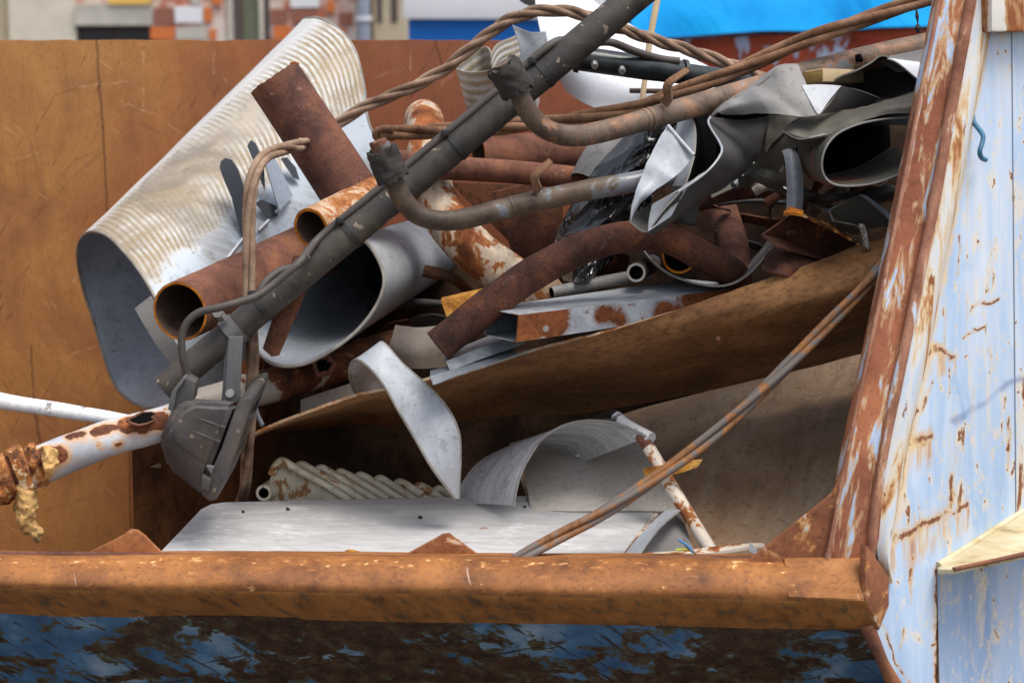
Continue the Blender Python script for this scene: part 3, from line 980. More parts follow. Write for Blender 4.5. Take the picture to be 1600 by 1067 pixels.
def loft(rows, th=0.002, nu=6, nv=6, dent=0.0, crease=0.0, dfreq=6.0, seed=0.0, mats=(0, 1), M=None, closed=False, inside=None, edge_jag=0.0):
    """thin sheet through a grid of control points (rows of equal length), given a real thickness"""
    M = M or Mesh()
    rows = [catmull(r, nu) for r in rows]
    cols = [catmull([r[j] for r in rows], nv) for j in range(len(rows[0]))]
    nr, nc = len(cols[0]), len(cols)
    G = [[cols[j][i].copy() for j in range(nc)] for i in range(nr)]
    N = [[None] * nc for _ in range(nr)]
    for i in range(nr):
        for j in range(nc):
            a = G[min(i + 1, nr - 1)][j] - G[max(i - 1, 0)][j]
            b = G[i][min(j + 1, nc - 1)] - G[i][max(j - 1, 0)]
            c = a.cross(b)
            N[i][j] = c.normalized() if c.length > 1e-12 else Vector((0, -1, 0))
    if dent or edge_jag or crease:
        for i in range(nr):
            for j in range(nc):
                p = G[i][j]
                if dent:
                    q = p * dfreq + Vector((seed, seed * 2, 0))
                    G[i][j] = p + N[i][j] * dent * (mnoise.noise(q) + 0.5 * mnoise.noise(q * 2.3))
                if crease:
                    q = p * 9 + Vector((p.z * 8, seed, p.x * 5))
                    G[i][j] += N[i][j] * crease * (0.5 - 2.2 * abs(mnoise.noise(q)) - 0.8 * abs(mnoise.noise(q * 2.7)))
        if edge_jag:
            for i in range(nr):
                for j, jj in ((0, 1), (nc - 1, nc - 2)):
                    G[i][j] += (G[i][j] - G[i][jj]).normalized() * edge_jag * mnoise.noise(G[i][j] * 60)
            for j in range(nc):
                for i, ii in ((0, 1), (nr - 1, nr - 2)):
                    G[i][j] += (G[i][j] - G[ii][j]).normalized() * edge_jag * mnoise.noise(G[i][j] * 60)
    b = len(M.v)
    for side in (0.5, -0.5):
        for i in range(nr):
            M.add([G[i][j] + N[i][j] * th * side for j in range(nc)], [], uv=[(i / (nr - 1), j / (nc - 1)) for j in range(nc)])
    K = nr * nc
    for i in range(nr - 1):
        for j in range(nc - 1):
            f = (b + i * nc + j, b + i * nc + j + 1, b + (i + 1) * nc + j + 1, b + (i + 1) * nc + j)
            M.f.append(f); M.fm.append(mats[0])
            M.f.append(tuple(K + k for k in reversed(f))); M.fm.append(mats[0] if inside is None else inside)
    per = [(0, j) for j in range(nc)] + [(i, nc - 1) for i in range(1, nr)] + [(nr - 1, j) for j in range(nc - 2, -1, -1)] + [(i, 0) for i in range(nr - 2, 0, -1)]
    for a in range(len(per)):
        (i, j), (k, l) = per[a], per[(a + 1) % len(per)]
        M.f.append((b + i * nc + j, b + k * nc + l, K + b + k * nc + l, K + b + i * nc + j)); M.fm.append(mats[1])
    return M


def prism(poly, Y0, Y1, M=None, bevel=0.0, mat=0, shift=(0, 0, 0), seg=2):
    """solid plate: outline (px, py) on the plane Y0, pushed straight back to Y1"""
    front = [at(p[0], p[1], p[2] if len(p) > 2 else Y0) for p in poly]
    return solid(front, Vector((0, Y1 - Y0, 0)) + Vector(shift), M, bevel, mat, seg)


def solid(front, push, M=None, bevel=0.0, mat=0, seg=2):
    M = M or Mesh()
    bm = bmesh.new()
    n = len(front)
    a = [bm.verts.new(p) for p in front]
    b = [bm.verts.new(p + push) for p in front]
    bm.faces.new(a)
    bm.faces.new(list(reversed(b)))
    for k in range(n):
        bm.faces.new((a[k], b[k], b[(k + 1) % n], a[(k + 1) % n]))
    bmesh.ops.recalc_face_normals(bm, faces=bm.faces)
    if bevel:
        bmesh.ops.bevel(bm, geom=list(bm.edges), offset=bevel, segments=seg, affect='EDGES', profile=0.6)
    bm.verts.index_update()
    M.add([v.co.copy() for v in bm.verts], [tuple(v.index for v in f.verts) for f in bm.faces], mat)
    bm.free()
    return M


def box(lo, hi, M=None, bevel=0.0, mat=0):
    lo, hi = Vector(lo), Vector(hi)
    front = [Vector((lo.x, lo.y, lo.z)), Vector((hi.x, lo.y, lo.z)), Vector((hi.x, lo.y, hi.z)), Vector((lo.x, lo.y, hi.z))]
    return solid(front, Vector((0, hi.y - lo.y, 0)), M, bevel, mat)


def bolt(p, axis, r, h, M=None, mat=0, n=6):
    axis = Vector(axis).normalized()
    return tube([Vector(p), Vector(p) + axis * h], r, n=n, sub=1, M=M, mats=(mat, mat, mat))

# ------------------------------------------------------------------ the setting
g = Mesh()
g.add([(-120, -60, 0), (120, -60, 0), (120, 200, 0), (-120, 200, 0)], [(0, 1, 2, 3)])
gr = g.build('ground', 'ground', smooth=False)
gr['kind'] = 'structure'

# ------------------------------------------------------------------ the container
BASE = Vector((0.0, 4.5, 0.0))
skip = thing('scrap_container', 'open rusty steel scrap container with light blue outer paint and a heap of scrap inside', 'container', BASE)
YB = 5.40
XL, XR = -1.80, 1.62


def zat(py, Y):
    return at(800, py, Y).z


# back wall: full height on the left, cut lower behind the heap on the right
m = Mesh()
zt = zat(63, YB)
xs_cut = at(940, 63, YB).x
top = []
k = 0
x = XL
while x < xs_cut:
    top.append(Vector((x, YB, zt + 0.0025 * mnoise.noise(Vector((x * 13, 0, 0))) - 0.002 * (random.random() < 0.1))))
    x += 0.03
front = [Vector((XL, YB, 0.10))] + top + [Vector((xs_cut, YB, zt)), Vector((xs_cut + 0.03, YB, zat(215, YB))), Vector((XR, YB, zat(215, YB))), Vector((XR, YB, 0.10))]
solid(front, Vector((0, 0.012, 0)), m)
m.build('back_wall', 'wall', skip, world_origin=True, smooth=False)
# outside stiffeners of the back wall
m = Mesh()
for bx in (-1.5, -0.7, 0.1, 0.9):
    box((bx - 0.05, YB + 0.012, 0.06), (bx + 0.05, YB + 0.09, zt - 0.05 if bx < 0.2 else zat(225, YB)), m, 0.006)
m.build('back_stiffener', 'bead_rust', skip, world_origin=True)
box((XL - 0.012, 3.62, 0.06), (XL, YB + 0.012, zt)).build('end_wall', 'wall', skip, world_origin=True)
box((XL, 4.0, 0.06), (XR, YB, 0.09)).build('floor_plate', 'rust_plate', skip, world_origin=True)

# blue outer wall with its recessed panel
outer = [(1556, -60), (1548, 52), (1484, 373), (1420, 694), (1392, 844), (1372, 930), (1362, 982), (1402, 1067), (1470, 1200), (1474, 1300), (1462, 1300), (1465, 886), (1466, 880), (1900, 607), (1900, -60)]
solid([panel_pt(*p) for p in outer], -PN_N * 0.028, bevel=0.002).build('side_wall', 'blue_panel', skip, world_origin=True)
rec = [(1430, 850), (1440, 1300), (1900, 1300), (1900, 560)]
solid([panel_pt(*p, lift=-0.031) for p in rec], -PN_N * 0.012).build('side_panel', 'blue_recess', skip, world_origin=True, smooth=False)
pe = panel_pt(1895, 500)
m = Mesh()
solid([Vector((pe.x - .01, pe.y + .03, 0.06)), Vector((XR, YB, 0.06)), Vector((XR, YB, zat(215, YB))), Vector((pe.x + .05, pe.y + .03, 1.75))], Vector((0.012, 0, 0)), m)
m.build('inner_side_wall', 'wall', skip, world_origin=True, smooth=False)
# shelf-like lifting rib on the outer wall
a0, a1 = panel_pt(1464, 886), panel_pt(1680, 748)
n_out = PN_N
shelf = [a0, a1, at(1690, 846, a1.y - 0.20), at(1490, 889, a0.y - 0.055), at(1468, 889, a0.y - 0.03)]
m = solid(shelf, Vector((0, 0.0, -0.010)), bevel=0.0015)
m.build('lifting_rib', 'shelf_paint', skip, world_origin=True)
tube([shelf[3], (shelf[3] + shelf[2]) / 2, shelf[2]], 0.005, n=8, rough=0.0015, sub=12).build('rusty_edge', 'pipe_rust_warm', skip, world_origin=True)
wl = tube([a0 + PN_N * 0.004 + Vector((0, 0, .004)), (a0 + a1) / 2 + PN_N * 0.004 + Vector((0, 0, .004)), a1 + PN_N * 0.004 + Vector((0, 0, .004))], 0.007, n=10, rough=0.002)
wl.build('weld_bead', 'shelf_paint', skip, world_origin=True)
# rail along the top of the outer wall
rail = [(1550, -70), (1550, 50), (1900, 48), (1900, -70)]
solid([panel_pt(*p, lift=0.045) for p in rail], -PN_N * 0.044, bevel=0.006).build('top_rail', 'top_rail', skip, world_origin=True)

# sloping corner post: rusty face, round bead, folded flap
post = [(1288, 884, 3.545), (1318, 723, 3.562), (1392, 373, 3.64), (1465, 0, 3.74), (1478, -70, 3.758), (1538, -70, 3.758), (1525, 0, 3.74), (1456, 373, 3.64), (1385, 723, 3.562), (1374, 840, 3.549), (1364, 884, 3.543)]
solid(A(post), Vector((0, 0.05, 0)), bevel=0.004).build('corner_post', 'flange_paint', skip, world_origin=True)
ptube([(1358, 890, 3.543), (1378, 723, 3.560), (1449, 373, 3.638), (1517, 0, 3.738), (1531, -70, 3.756)], [8, 8, 9, 9, 9], n=16, rough=0.0012, sub=14).build('post_bead', 'bead_rust', skip, world_origin=True)
ptube([(1292, 878, 3.545), (1321, 723, 3.562), (1395, 373, 3.640), (1468, 0, 3.740)], 3.5, n=10, rough=0.001, sub=14).build('edge_weld', 'bead_rust', skip, world_origin=True)
rows = []
for (bx, by, bY), (fx, fy) in zip([(1388, 908, 3.575), (1370, 850, 3.556), (1383, 723, 3.570), (1416, 560, 3.60), (1456, 373, 3.655), (1490, 190, 3.705), (1523, 0, 3.755), (1535, -65, 3.77)],
                                  [(1389, 910), (1391, 846), (1418, 694), (1452, 540), (1484, 373), (1515, 210), (1546, 50), (1556, -65)]):
    e = panel_pt(fx, fy, 0.006)
    s = at(bx, by, bY)
    rows.append([s, s.lerp(e, 0.5) + PN_N * 0.010, e])
loft(rows, 0.004, 4, 6, dent=0.002).build('post_flap', 'flap_paint', skip, world_origin=True)

# loading lip
prof_r = [(868, 3.66), (874, 3.60), (880, 3.555), (905, 3.512), (926, 3.497), (934, 3.498), (942, 3.504), (960, 3.545), (976, 3.590), (981, 3.605)]
prof_l = [(862, 3.66), (867, 3.60), (872, 3.555), (892, 3.515), (906, 3.500), (913, 3.500), (921, 3.507), (938, 3.548), (952, 3.590), (957, 3.605)]
Lp = [at(0, py, Y) for py, Y in prof_l]
Rp = [at(1352, py, Y) for py, Y in prof_r]
rows = []
NS = 60
for i in range(NS + 1):
    t = i / NS
    # carry on past the left edge of the picture to the end wall
    row = []
    for a, b in zip(Lp, Rp):
        d = (b - a)
        t0 = (XL - a.x) / d.x
        q = a + d * (t0 + (1 - t0) * t)
        q += Vector((0, 0.007 * mnoise.noise(Vector((q.x * 4, q.z * 14, 1))) + 0.003 * mnoise.noise(Vector((q.x * 15, q.z * 26, 4))), 0.004 * mnoise.noise(Vector((q.x * 3, 3, 0)))))
        row.append(q)
    rows.append(row)
M_ = loft(rows, 0.006, 2, 1)
for i, f in enumerate(M_.f):
    ys = sum(M_.v[k].z for k in f) / len(f)
    if M_.fm[i] == 0:
        c = sum((M_.v[k] for k in f), Vector()) / len(f)
        t = (c.x - Lp[0].x) / (Rp[0].x - Lp[0].x)
        zs = Lp[5].z + (Rp[5].z - Lp[5].z) * t
        M_.fm[i] = 0 if c.z > zs - 0.006 else 1
    else:
        M_.fm[i] = 0
M_.build('loading_lip', ['lip_worn', 'lip_low'], skip, world_origin=True, angle=50)
# rolled top edge of the lip
tube([at(0, 866, 3.60) + Vector((-0.9, 0.0, 0.0)), at(0, 866, 3.60), at(700, 873, 3.60), at(1290, 873, 3.60)], 0.006, n=10, rough=0.0015, sub=20).build('lip_edge', 'pipe_rust', skip, world_origin=True)
# end block where lip and post meet
blk = [(1234, 931, 3.49), (1300, 866, 3.52), (1352, 840, 3.50), (1357, 872, 3.492), (1355, 936, 3.488)]
solid(A([(1225, 872, 3.553), (1350, 872, 3.540), (1356, 905, 3.505), (1354, 937, 3.489), (1232, 932, 3.489)]), Vector((0, 0.02, 0.0)), bevel=0.003).build('lip_cover', 'lip_worn', skip, world_origin=True)
solid(A([(1354, 850, 3.505), (1389, 900, 3.54), (1390, 945, 3.535), (1374, 984, 3.535), (1352, 937, 3.487)]), Vector((-0.010, 0.012, 0)), bevel=0.003).build('lip_end', 'gusset_rust', skip, world_origin=True)
solid(A([(1232, 934, 3.491), (1353, 938, 3.489), (1375, 984, 3.538), (1252, 975, 3.595)]), Vector((0, 0.01, 0.006)), bevel=0.002).build('lip_end_bottom', 'lip_low', skip, world_origin=True)

# triangular stiffeners
for pts in ([(130, 868), (190, 838), (203, 828), (214, 829), (226, 838), (262, 874)], [(614, 878), (680, 842), (692, 835), (702, 834), (712, 842), (762, 878)]):
    prism(pts, 3.64, 3.652, bevel=0.002).build('gusset', 'lip_rust', skip, world_origin=True)
prism([(1165, 880), (1300, 772), (1316, 735), (1296, 880)], 3.555, 3.567, bevel=0.002).build('gusset', 'gusset_rust', skip, world_origin=True)

# sloping front plate below the lip
fr_ = []
for t in (0, .25, .5, .75, 1):
    xl, xr_t, xr_b = XL, at(1358, 985, 3.62).x, at(1480, 1230, 3.80).x
    r0 = Vector((XL + (xr_t - XL) * t, 3.60, at(700, 962, 3.60).z))
    r1 = Vector((XL + (xr_b - XL) * t, 4.02, 0.07))
    fr_.append([r0, r0.lerp(r1, 0.5), r1])
loft(fr_, 0.008, 8, 8, dent=0.010, dfreq=3.0).build('front_plate', 'underside', skip, world_origin=True)
# rusty welded edge between front plate and blue wall
tube([panel_pt(1353, 974, -.008), panel_pt(1377, 1028, -.006), panel_pt(1399, 1072, -.006), panel_pt(1468, 1204, -.006)], 0.013, n=12, rough=0.004).build('corner_weld', 'pipe_rust_warm', skip, world_origin=True)
# blue hook on the outer wall
hp = [panel_pt(1519, 180, .004), panel_pt(1522, 192, .012), panel_pt(1535, 210, .03), panel_pt(1535, 222, .034), panel_pt(1531, 236, .036), panel_pt(1533, 246, .03), panel_pt(1540, 250, .022)]
tube(hp, 0.0048, n=10).build('hook', 'hook_blue', skip, world_origin=True)

# near-black filler mound added to keep the gaps in the heap dark
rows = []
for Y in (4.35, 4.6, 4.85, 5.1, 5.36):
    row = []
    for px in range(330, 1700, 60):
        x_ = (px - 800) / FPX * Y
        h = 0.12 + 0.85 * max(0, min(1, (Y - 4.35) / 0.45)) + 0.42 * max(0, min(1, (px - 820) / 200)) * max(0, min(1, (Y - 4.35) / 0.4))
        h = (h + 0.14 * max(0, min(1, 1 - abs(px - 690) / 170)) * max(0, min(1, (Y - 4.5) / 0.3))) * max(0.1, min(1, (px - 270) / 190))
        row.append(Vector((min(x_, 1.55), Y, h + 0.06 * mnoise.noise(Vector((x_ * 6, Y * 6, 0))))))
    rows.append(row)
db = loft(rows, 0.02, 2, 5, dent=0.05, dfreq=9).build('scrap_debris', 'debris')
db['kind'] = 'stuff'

# ------------------------------------------------------------------ things in the background
# old brick building
YH = 18.0


def wx(px, Y):
    return at(px, 40, Y).x


bld = thing('old_building', 'blurred old building of plaster and patched brick behind the container', 'building', (wx(250, YH), YH, 0))


def wall_box(name, mat, x0, x1, z0, z1, y0, y1, parent):
    return box((wx(x0, YH), y0, z0), (wx(x1, YH), y1, z1)).build(name, mat, parent, smooth=False)


wall_box('plaster_wall', 'plaster', 14, 118, 0, 5.2, YH, YH + 0.4, bld)
wall_box('side_wall', 'mortar_tan', -260, 14, 0, 5.2, YH + 0.1, YH + 0.4, bld)
wall_box('lintel', 'concrete', 118, 240, zat(40, YH), zat(9, YH), YH - 0.03, YH + 0.37, bld)
wall_box('sill_board', 'yellow_board', 172, 238, zat(7, YH), zat(-6, YH), YH - 0.05, YH - 0.02, bld)
wall_box('brick_wall', 'brick', 118, 240, zat(8, YH), 5.2, YH + 0.02, YH + 0.38, bld)
wn_ = wall_box('window', 'old_wood_dark', 120, 236, 0.55, zat(40, YH), YH + 0.10, YH + 0.16, bld)
for x0, x1 in ((124, 172), (184, 232)):
    wall_box('pane', 'dark_glass', x0, x1, 0.65, zat(47, YH), YH + 0.085, YH + 0.099, wn_)
wall_box('brick_pier', 'brick', 240, 352, 0, 5.2, YH - 0.02, YH + 0.4, bld)
for (x0, x1, p0, p1, mt) in ((236, 274, 62, 42, 'orange_brick'), (242, 272, 38, 12, 'red_brick'), (320, 332, 34, 12, 'orange_brick'), (334, 348, 8, -10, 'orange_brick'), (328, 338, 63, 46, 'orange_brick'), (275, 318, 36, 10, 'white_paint'), (276, 322, 62, 42, 'concrete'), (300, 316, 8, -12, 'concrete')):
    wall_box('patched_brick', mt, x0, x1, zat(p0, YH), zat(p1, YH), YH - 0.045, YH - 0.021, bld)
dr = wall_box('door', 'green_frame', 376, 406, 0, 2.3, YH + 0.12, YH + 0.18, bld)
for x0, x1, mt in ((354, 364, 'concrete'), (364, 377, 'old_wood_dark'), (405, 412, 'plaster'), (412, 422, 'old_wood_dark')):
    wall_box('door_frame', mt, x0, x1, 0, 2.4, YH + 0.02, YH + 0.2, dr)
wall_box('brick_wall', 'brick', 422, 556, 0, 5.2, YH - 0.02, YH + 0.4, bld)
for (x0, x1, p0, p1, mt) in ((428, 456, 62, 40, 'orange_brick'), (424, 450, 36, 14, 'red_brick'), (512, 524, 20, 2, 'orange_brick'), (455, 500, 12, -8, 'white_paint'), (530, 552, 40, 20, 'red_brick'), (524, 540, 62, 44, 'orange_brick'), (460, 492, 36, 16, 'red_brick')):
    wall_box('patched_brick', mt, x0, x1, zat(p0, YH), zat(p1, YH), YH - 0.045, YH - 0.021, bld)
wall_box('pilaster', 'mortar_tan', 584, 634, 0, 5.2, YH - 0.05, YH + 0.4, bld)
for x0, x1 in ((590, 598), (612, 622)):
    wall_box('vent_slot', 'old_wood_dark', x0, x1, zat(35, YH), zat(-14, YH), YH - 0.06, YH - 0.051, bld)
wall_box('recess', 'red_brick', 554, 586, 0, 5.2, YH + 0.1, YH + 0.4, bld)
box((wx(-260, YH), YH - 0.3, 5.2), (wx(640, YH), YH + 3, 5.35)).build('roof', 'concrete', bld, smooth=False)
dp = tube([Vector((wx(570, YH), YH - 0.16, 0)), Vector((wx(570, YH), YH - 0.16, 5.0))], 0.062, n=16, sub=2).build('drainpipe', 'drainpipe', bld)
tube([Vector((wx(570, YH), YH - 0.16, zat(32, YH))), Vector((wx(570, YH), YH - 0.16, zat(26, YH)))], 0.078, n=16, sub=2).build('collar', 'white_paint', dp)

# white and blue kiosk
YK = 14.0
kx0, kx1 = at(638, 40, YK).x, at(1010, 40, YK).x
kio = thing('site_kiosk', 'blurred kiosk with white fascia above bright blue wall, behind the container', 'kiosk', ((kx0 + kx1) / 2, YK, 0))
box((kx0, YK, 0), (kx1, YK + 2, zat(31, YK))).build('wall', 'bright_blue', kio, smooth=False)
box((kx0 - 0.03, YK - 0.12, zat(30, YK)), (kx1, YK + 2.1, zat(-40, YK))).build('fascia', 'white_paint', kio, bevel=0 if False else None) if False else box((kx0 - 0.03, YK - 0.12, zat(30, YK)), (kx1, YK + 2.1, zat(-40, YK)), bevel=0.01).build('fascia', 'white_paint', kio)
box((kx0 + .1, YK + 0.1, zat(-40, YK)), (kx1 - .1, YK + 2.0, zat(-40, YK) + 0.9)).build('window_band', 'dark_glass', kio, smooth=False)
box((kx0 - .1, YK - 0.2, zat(-40, YK) + 0.9), (kx1, YK + 2.2, zat(-40, YK) + 1.0), bevel=0.01).build('roof', 'white_paint', kio)

# second container under a blue tarpaulin
YT = 9.0
tx0, tx1 = at(985, 60, YT).x, at(1900, 60, YT).x
rc = thing('covered_container', 'red rusty container covered with a bright blue tarpaulin, behind the scrap heap', 'container', ((tx0 + tx1) / 2, YT + 1, 0))
p = [Vector((tx0, YT, 0.05)), Vector((tx1, YT, 0.05)), at(1900, 22, YT), at(985, 66, YT)]
solid(p, Vector((0, 2.2, 0))).build('container_wall', 'red_container', rc, smooth=False)
rows = []
for t in (0, .2, .4, .6, .8, 1):
    e = at(985, 66, YT).lerp(at(1900, 22, YT), t) + Vector((0, -0.06, 0.02))
    rows.append([e + Vector((0, 0, -.01)), e + Vector((0, 0.10, 0.22)), e + Vector((0, 0.35, 0.55)), e + Vector((0, 1.0, 0.8)), e + Vector((0, 2.3, 0.35)), e + Vector((0, 2.4, -0.2))])
loft(rows, 0.006, 6, 10, dent=0.035, dfreq=2.2).build('tarpaulin', 'tarp', rc)

# ------------------------------------------------------------------ the scrap, back to front
PIPES = 'rusty steel pipes in the scrap heap'
SHEETS = 'bent grey metal sheets in the scrap heap'

# white curved panel at the back
r0 = A([(832, -30, 5.0), (900, -14, 5.05), (965, 28, 5.1), (1050, 74, 5.1), (1150, 134, 5.1)])
r1 = A([(842, 40, 4.95), (905, 50, 4.95), (968, 74, 4.95), (1050, 100, 4.95), (1152, 145, 4.95)])
r2 = A([(860, 95, 4.92), (908, 108, 4.86), (968, 126, 4.82), (1050, 140, 4.8), (1156, 158, 4.8)])
r3 = A([(884, 142, 4.95), (915, 162, 4.84), (968, 180, 4.8), (1050, 182, 4.8), (1160, 180, 4.8)])
tag(loft([r0, r1, r2, r3], 0.004, 8, 8, dent=0.004).build('curved_sheet', ['white_sheet', 'sheet_edge']), 'large white curved panel standing behind the dark pole at the back of the heap', 'sheet', SHEETS)
# dark grey offcut at the top edge of the picture
tag(loft([A([(800, -14, 5.2), (815, 4, 5.2), (838, 14, 5.2)]), A([(800, -60, 5.2), (830, -50, 5.2), (846, -30, 5.2)])], 0.003, 4, 4).build('sheet_offcut', ['grey_dark', 'sheet_edge']), 'small dark grey offcut poking up left of the white curved panel', 'sheet', SHEETS)

# ribbed folded sheet beside it
fs = thing('folded_sheet', 'pale ribbed sheet folded in upright lobes behind the dark pole', 'sheet', at(760, 190, 4.75), SHEETS)


def drop(top, d, dY=0.0):
    return [[at(*p) for p in top], [at(p[0] + d[0] * .5, p[1] + d[1] * .5, p[2] + dY * .5) for p in top], [at(p[0] + d[0], p[1] + d[1], p[2] + dY) for p in top]]


loft(drop([(772, 104, 4.82), (764, 76, 4.84), (750, 76, 4.86), (728, 90, 4.82), (713, 104, 4.74), (720, 110, 4.62), (742, 113, 4.56), (772, 108, 4.52), (800, 100, 4.52)], (26, 96), 0.05), 0.003, 5, 4).build('lobe', ['ribbed_small', 'sheet_edge'], fs)
loft(drop([(770, 104, 4.72), (767, 88, 4.70), (776, 70, 4.74), (796, 60, 4.8), (820, 54, 4.86), (832, 80, 4.86), (828, 104, 4.8)], (10, 70), 0.0), 0.003, 5, 4).build('lobe', ['ribbed_small', 'sheet_edge'], fs)
loft([A([(800, 39, 4.72), (826, 50, 4.72), (852, 50, 4.75)]), A([(812, 74, 4.72), (838, 82, 4.74), (858, 84, 4.76)]), A([(816, 118, 4.74), (840, 122, 4.76), (864, 124, 4.8)])], 0.003, 5, 5).build('leaf', ['grey_sheet', 'sheet_edge'], fs)
# thin stick at the back
tag(ptube([(1029, -10, 4.7), (1016, 60, 4.68), (1003, 160, 4.66)], [5, 5, 4], n=8, rough=0.001).build('thin_stick', 'wood_pale'), 'thin pale stick standing upright in front of the blue tarpaulin', 'stick')
tag(ptube([(984, 142, 4.70), (1040, 143, 4.68)], 4, n=8).build('thin_rod', 'tube_dark'), 'short thin grey rod lying in front of the white curved panel', 'rod')

# long ribbed channel on the left
prof = [(318, 628, 4.30), (292, 590, 4.26), (266, 528, 4.25), (243, 467, 4.28), (222, 430, 4.33), (196, 396, 4.39), (168, 369, 4.47), (143, 362, 4.54), (126, 374, 4.62), (121, 402, 4.67), (130, 451, 4.72), (147, 504, 4.72), (168, 574, 4.70), (185, 609, 4.68), (210, 630, 4.62), (238, 638, 4.54), (275, 634, 4.46)]
far = [(612, 330, 4.92), (604, 290, 4.90), (592, 235, 4.90), (574, 185, 4.92), (569, 140, 4.95), (556, 84, 4.99), (534, 51, 5.05), (506, 32, 5.12), (486, 29, 5.2), (471, 40, 5.26), (474, 110, 5.3), (490, 170, 5.3), (512, 240, 5.3), (530, 275, 5.28), (556, 296, 5.22), (584, 304, 5.14), (610, 300, 5.06)]
mid = [((a[0] + b[0]) / 2 - 2, (a[1] + b[1]) / 2 - 1, (a[2] + b[2]) / 2) for a, b in zip(prof, far)]
ch = thing('ribbed_channel', 'long cream and grey ribbed sheet channel leaning open end down against the rusty wall', 'sheet channel', at(240, 640, 4.5), SHEETS)
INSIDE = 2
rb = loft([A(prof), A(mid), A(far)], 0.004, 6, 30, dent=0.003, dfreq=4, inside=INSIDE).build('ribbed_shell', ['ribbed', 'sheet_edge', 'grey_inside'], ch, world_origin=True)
for i, rr in enumerate((prof, far)):
    ptube([(x, y, Y) for x, y, Y in rr], 2.6, n=8, sub=6).build('rolled_edge', 'sheet_edge', ch)
loft([A([(210, 482, 4.262), (236, 462, 4.268)]), A([(242, 535, 4.25), (268, 524, 4.246)]), A([(275, 578, 4.25), (300, 570, 4.245)])], 0.003, 4, 5).build('end_flap', ['grey_dull', 'sheet_edge'], ch)


def on_front(px, py, lift=0.004):
    """point on the flat front side of the ribbed channel"""
    a, b, c = at(*prof[3]), at(*far[3]), at(*prof[0])
    n = (b - a).cross(c - a).normalized()
    if n.y > 0:
        n.negate()
    d = at(px, py, 4.0) - CAM
    k = (a + n * lift - CAM).dot(n) / d.dot(n)
    return CAM + d * k


def slot_patch(px):
    bm_pts = [on_front(*p) for p in px]
    return solid(bm_pts, Vector((0, 0.004, 0)))


for q in ([(343, 262), (345, 252), (352, 247), (362, 250), (372, 265), (380, 290), (385, 330), (384, 390), (372, 350), (362, 310), (350, 282)],
          [(386, 228), (392, 219), (399, 224), (408, 245), (413, 270), (414, 300), (404, 275), (395, 250)],
          [(398, 318), (408, 312), (432, 322), (434, 338), (420, 342)], [(438, 248), (448, 246), (462, 262), (468, 282), (458, 278)]):
    slot_patch(q).build('slot', 'slot_dark', ch, smooth=False)  # thin dark plates laid on the channel for its shaded openings
for a, b in (((350, 410), (380, 372)), ((404, 360), (420, 344)), ((430, 332), (456, 308)), ((380, 372), (388, 362))):
    tube([on_front(*a), on_front(*b)], 0.0032, n=8, sub=2).build('folded_strip', 'white_sheet', ch)
loft([[on_front(412, 250, .02), on_front(430, 248, .02)], [on_front(436, 330, .025), on_front(457, 306, .02)]], 0.003, 4, 4).build('bent_tab', ['grey_sheet_blue', 'sheet_edge'], ch)

tag(solid(A([(204, 648, 5.02), (330, 640, 4.96), (560, 640, 4.90), (560, 880, 4.70), (210, 880, 4.86)]), Vector((0, 0.012, 0)), bevel=0.002).build('dark_plate', 'dark_plate', smooth=False), 'dark brown steel plate leaning against the rusty wall behind the floodlight', 'plate')  # right part added to keep the gap under the brown sheet dark

# rust pipe E and plates behind the elbow
tag(ptube([(748, 244, 4.55), (830, 240, 4.6), (945, 232, 4.68)], [31, 31, 30], th=0.006, depth=0.3, caps=(True, 'closed'), rough=0.002).build('steel_pipe', ['pipe_rust_warm', 'cut_edge', 'pipe_inside']), 'thick rusty pipe with dark open end just right of the pole, under the twisted rope', 'pipe', PIPES)
prism([(700, 284), (800, 288), (878, 300), (884, 408), (838, 432), (790, 372)], 4.52, 4.53, bevel=0.003).build('rust_plate', 'rust_plate')
tag(bpy.data.objects['rust_plate'], 'dark brown rusty plate standing behind the white flaking elbow pipe', 'plate')
tag(prism([(770, 300), (846, 282), (874, 372), (866, 420), (806, 414)], 4.46, 4.475, bevel=0.003).build('rust_plate', 'pipe_rust_dark'), 'purple brown rusty plate between the elbow pipe and the black bag', 'plate')

# rusty pipes
tag(ptube([(428, 122, 4.44), (492, 218, 4.43), (566, 332, 4.40)], [43, 44.5, 46], n=40, th=0.006, depth=0.12, rough=0.0012, ragged=0.003).build('steel_pipe', ['pipe_rust', 'cut_edge', 'pipe_inside']), 'wide purple brown rusty pipe leaning upright across the ribbed channel', 'pipe', PIPES)
tag(solid(A([(455, 108, 4.45), (452, 99, 4.45), (461, 96, 4.45), (467, 99, 4.45), (467, 108, 4.45)]), Vector((0, 0.01, 0))).build('torn_scrap', 'cut_edge'), 'tiny orange rusty scrap at the top end of the leaning wide pipe', 'scrap')
tag(ptube([(598, 256, 4.28), (725, 264, 4.33), (815, 270, 4.36), (925, 281, 4.40)], [24, 18.5, 18.5, 18], n=28, th=0.004, depth=0.2, rough=0.001, seed=2).build('steel_pipe', ['pipe_rust_warm', 'cut_edge', 'pipe_inside']), 'thin long rusty pipe lying level behind the dark pole, below the thick open pipe', 'pipe', PIPES)
tag(ptube([(486, 357, 4.02), (560, 322, 4.18), (650, 282, 4.42)], [32.5, 33, 33], n=40, th=0.0065, depth=0.35, rough=0.002, ragged=0.002, seed=3).build('steel_pipe', ['orange_white_rust', 'cut_edge', 'pipe_inside']), 'orange rusty pipe with flaking white paint and open end, above the large open pipe', 'pipe', PIPES)
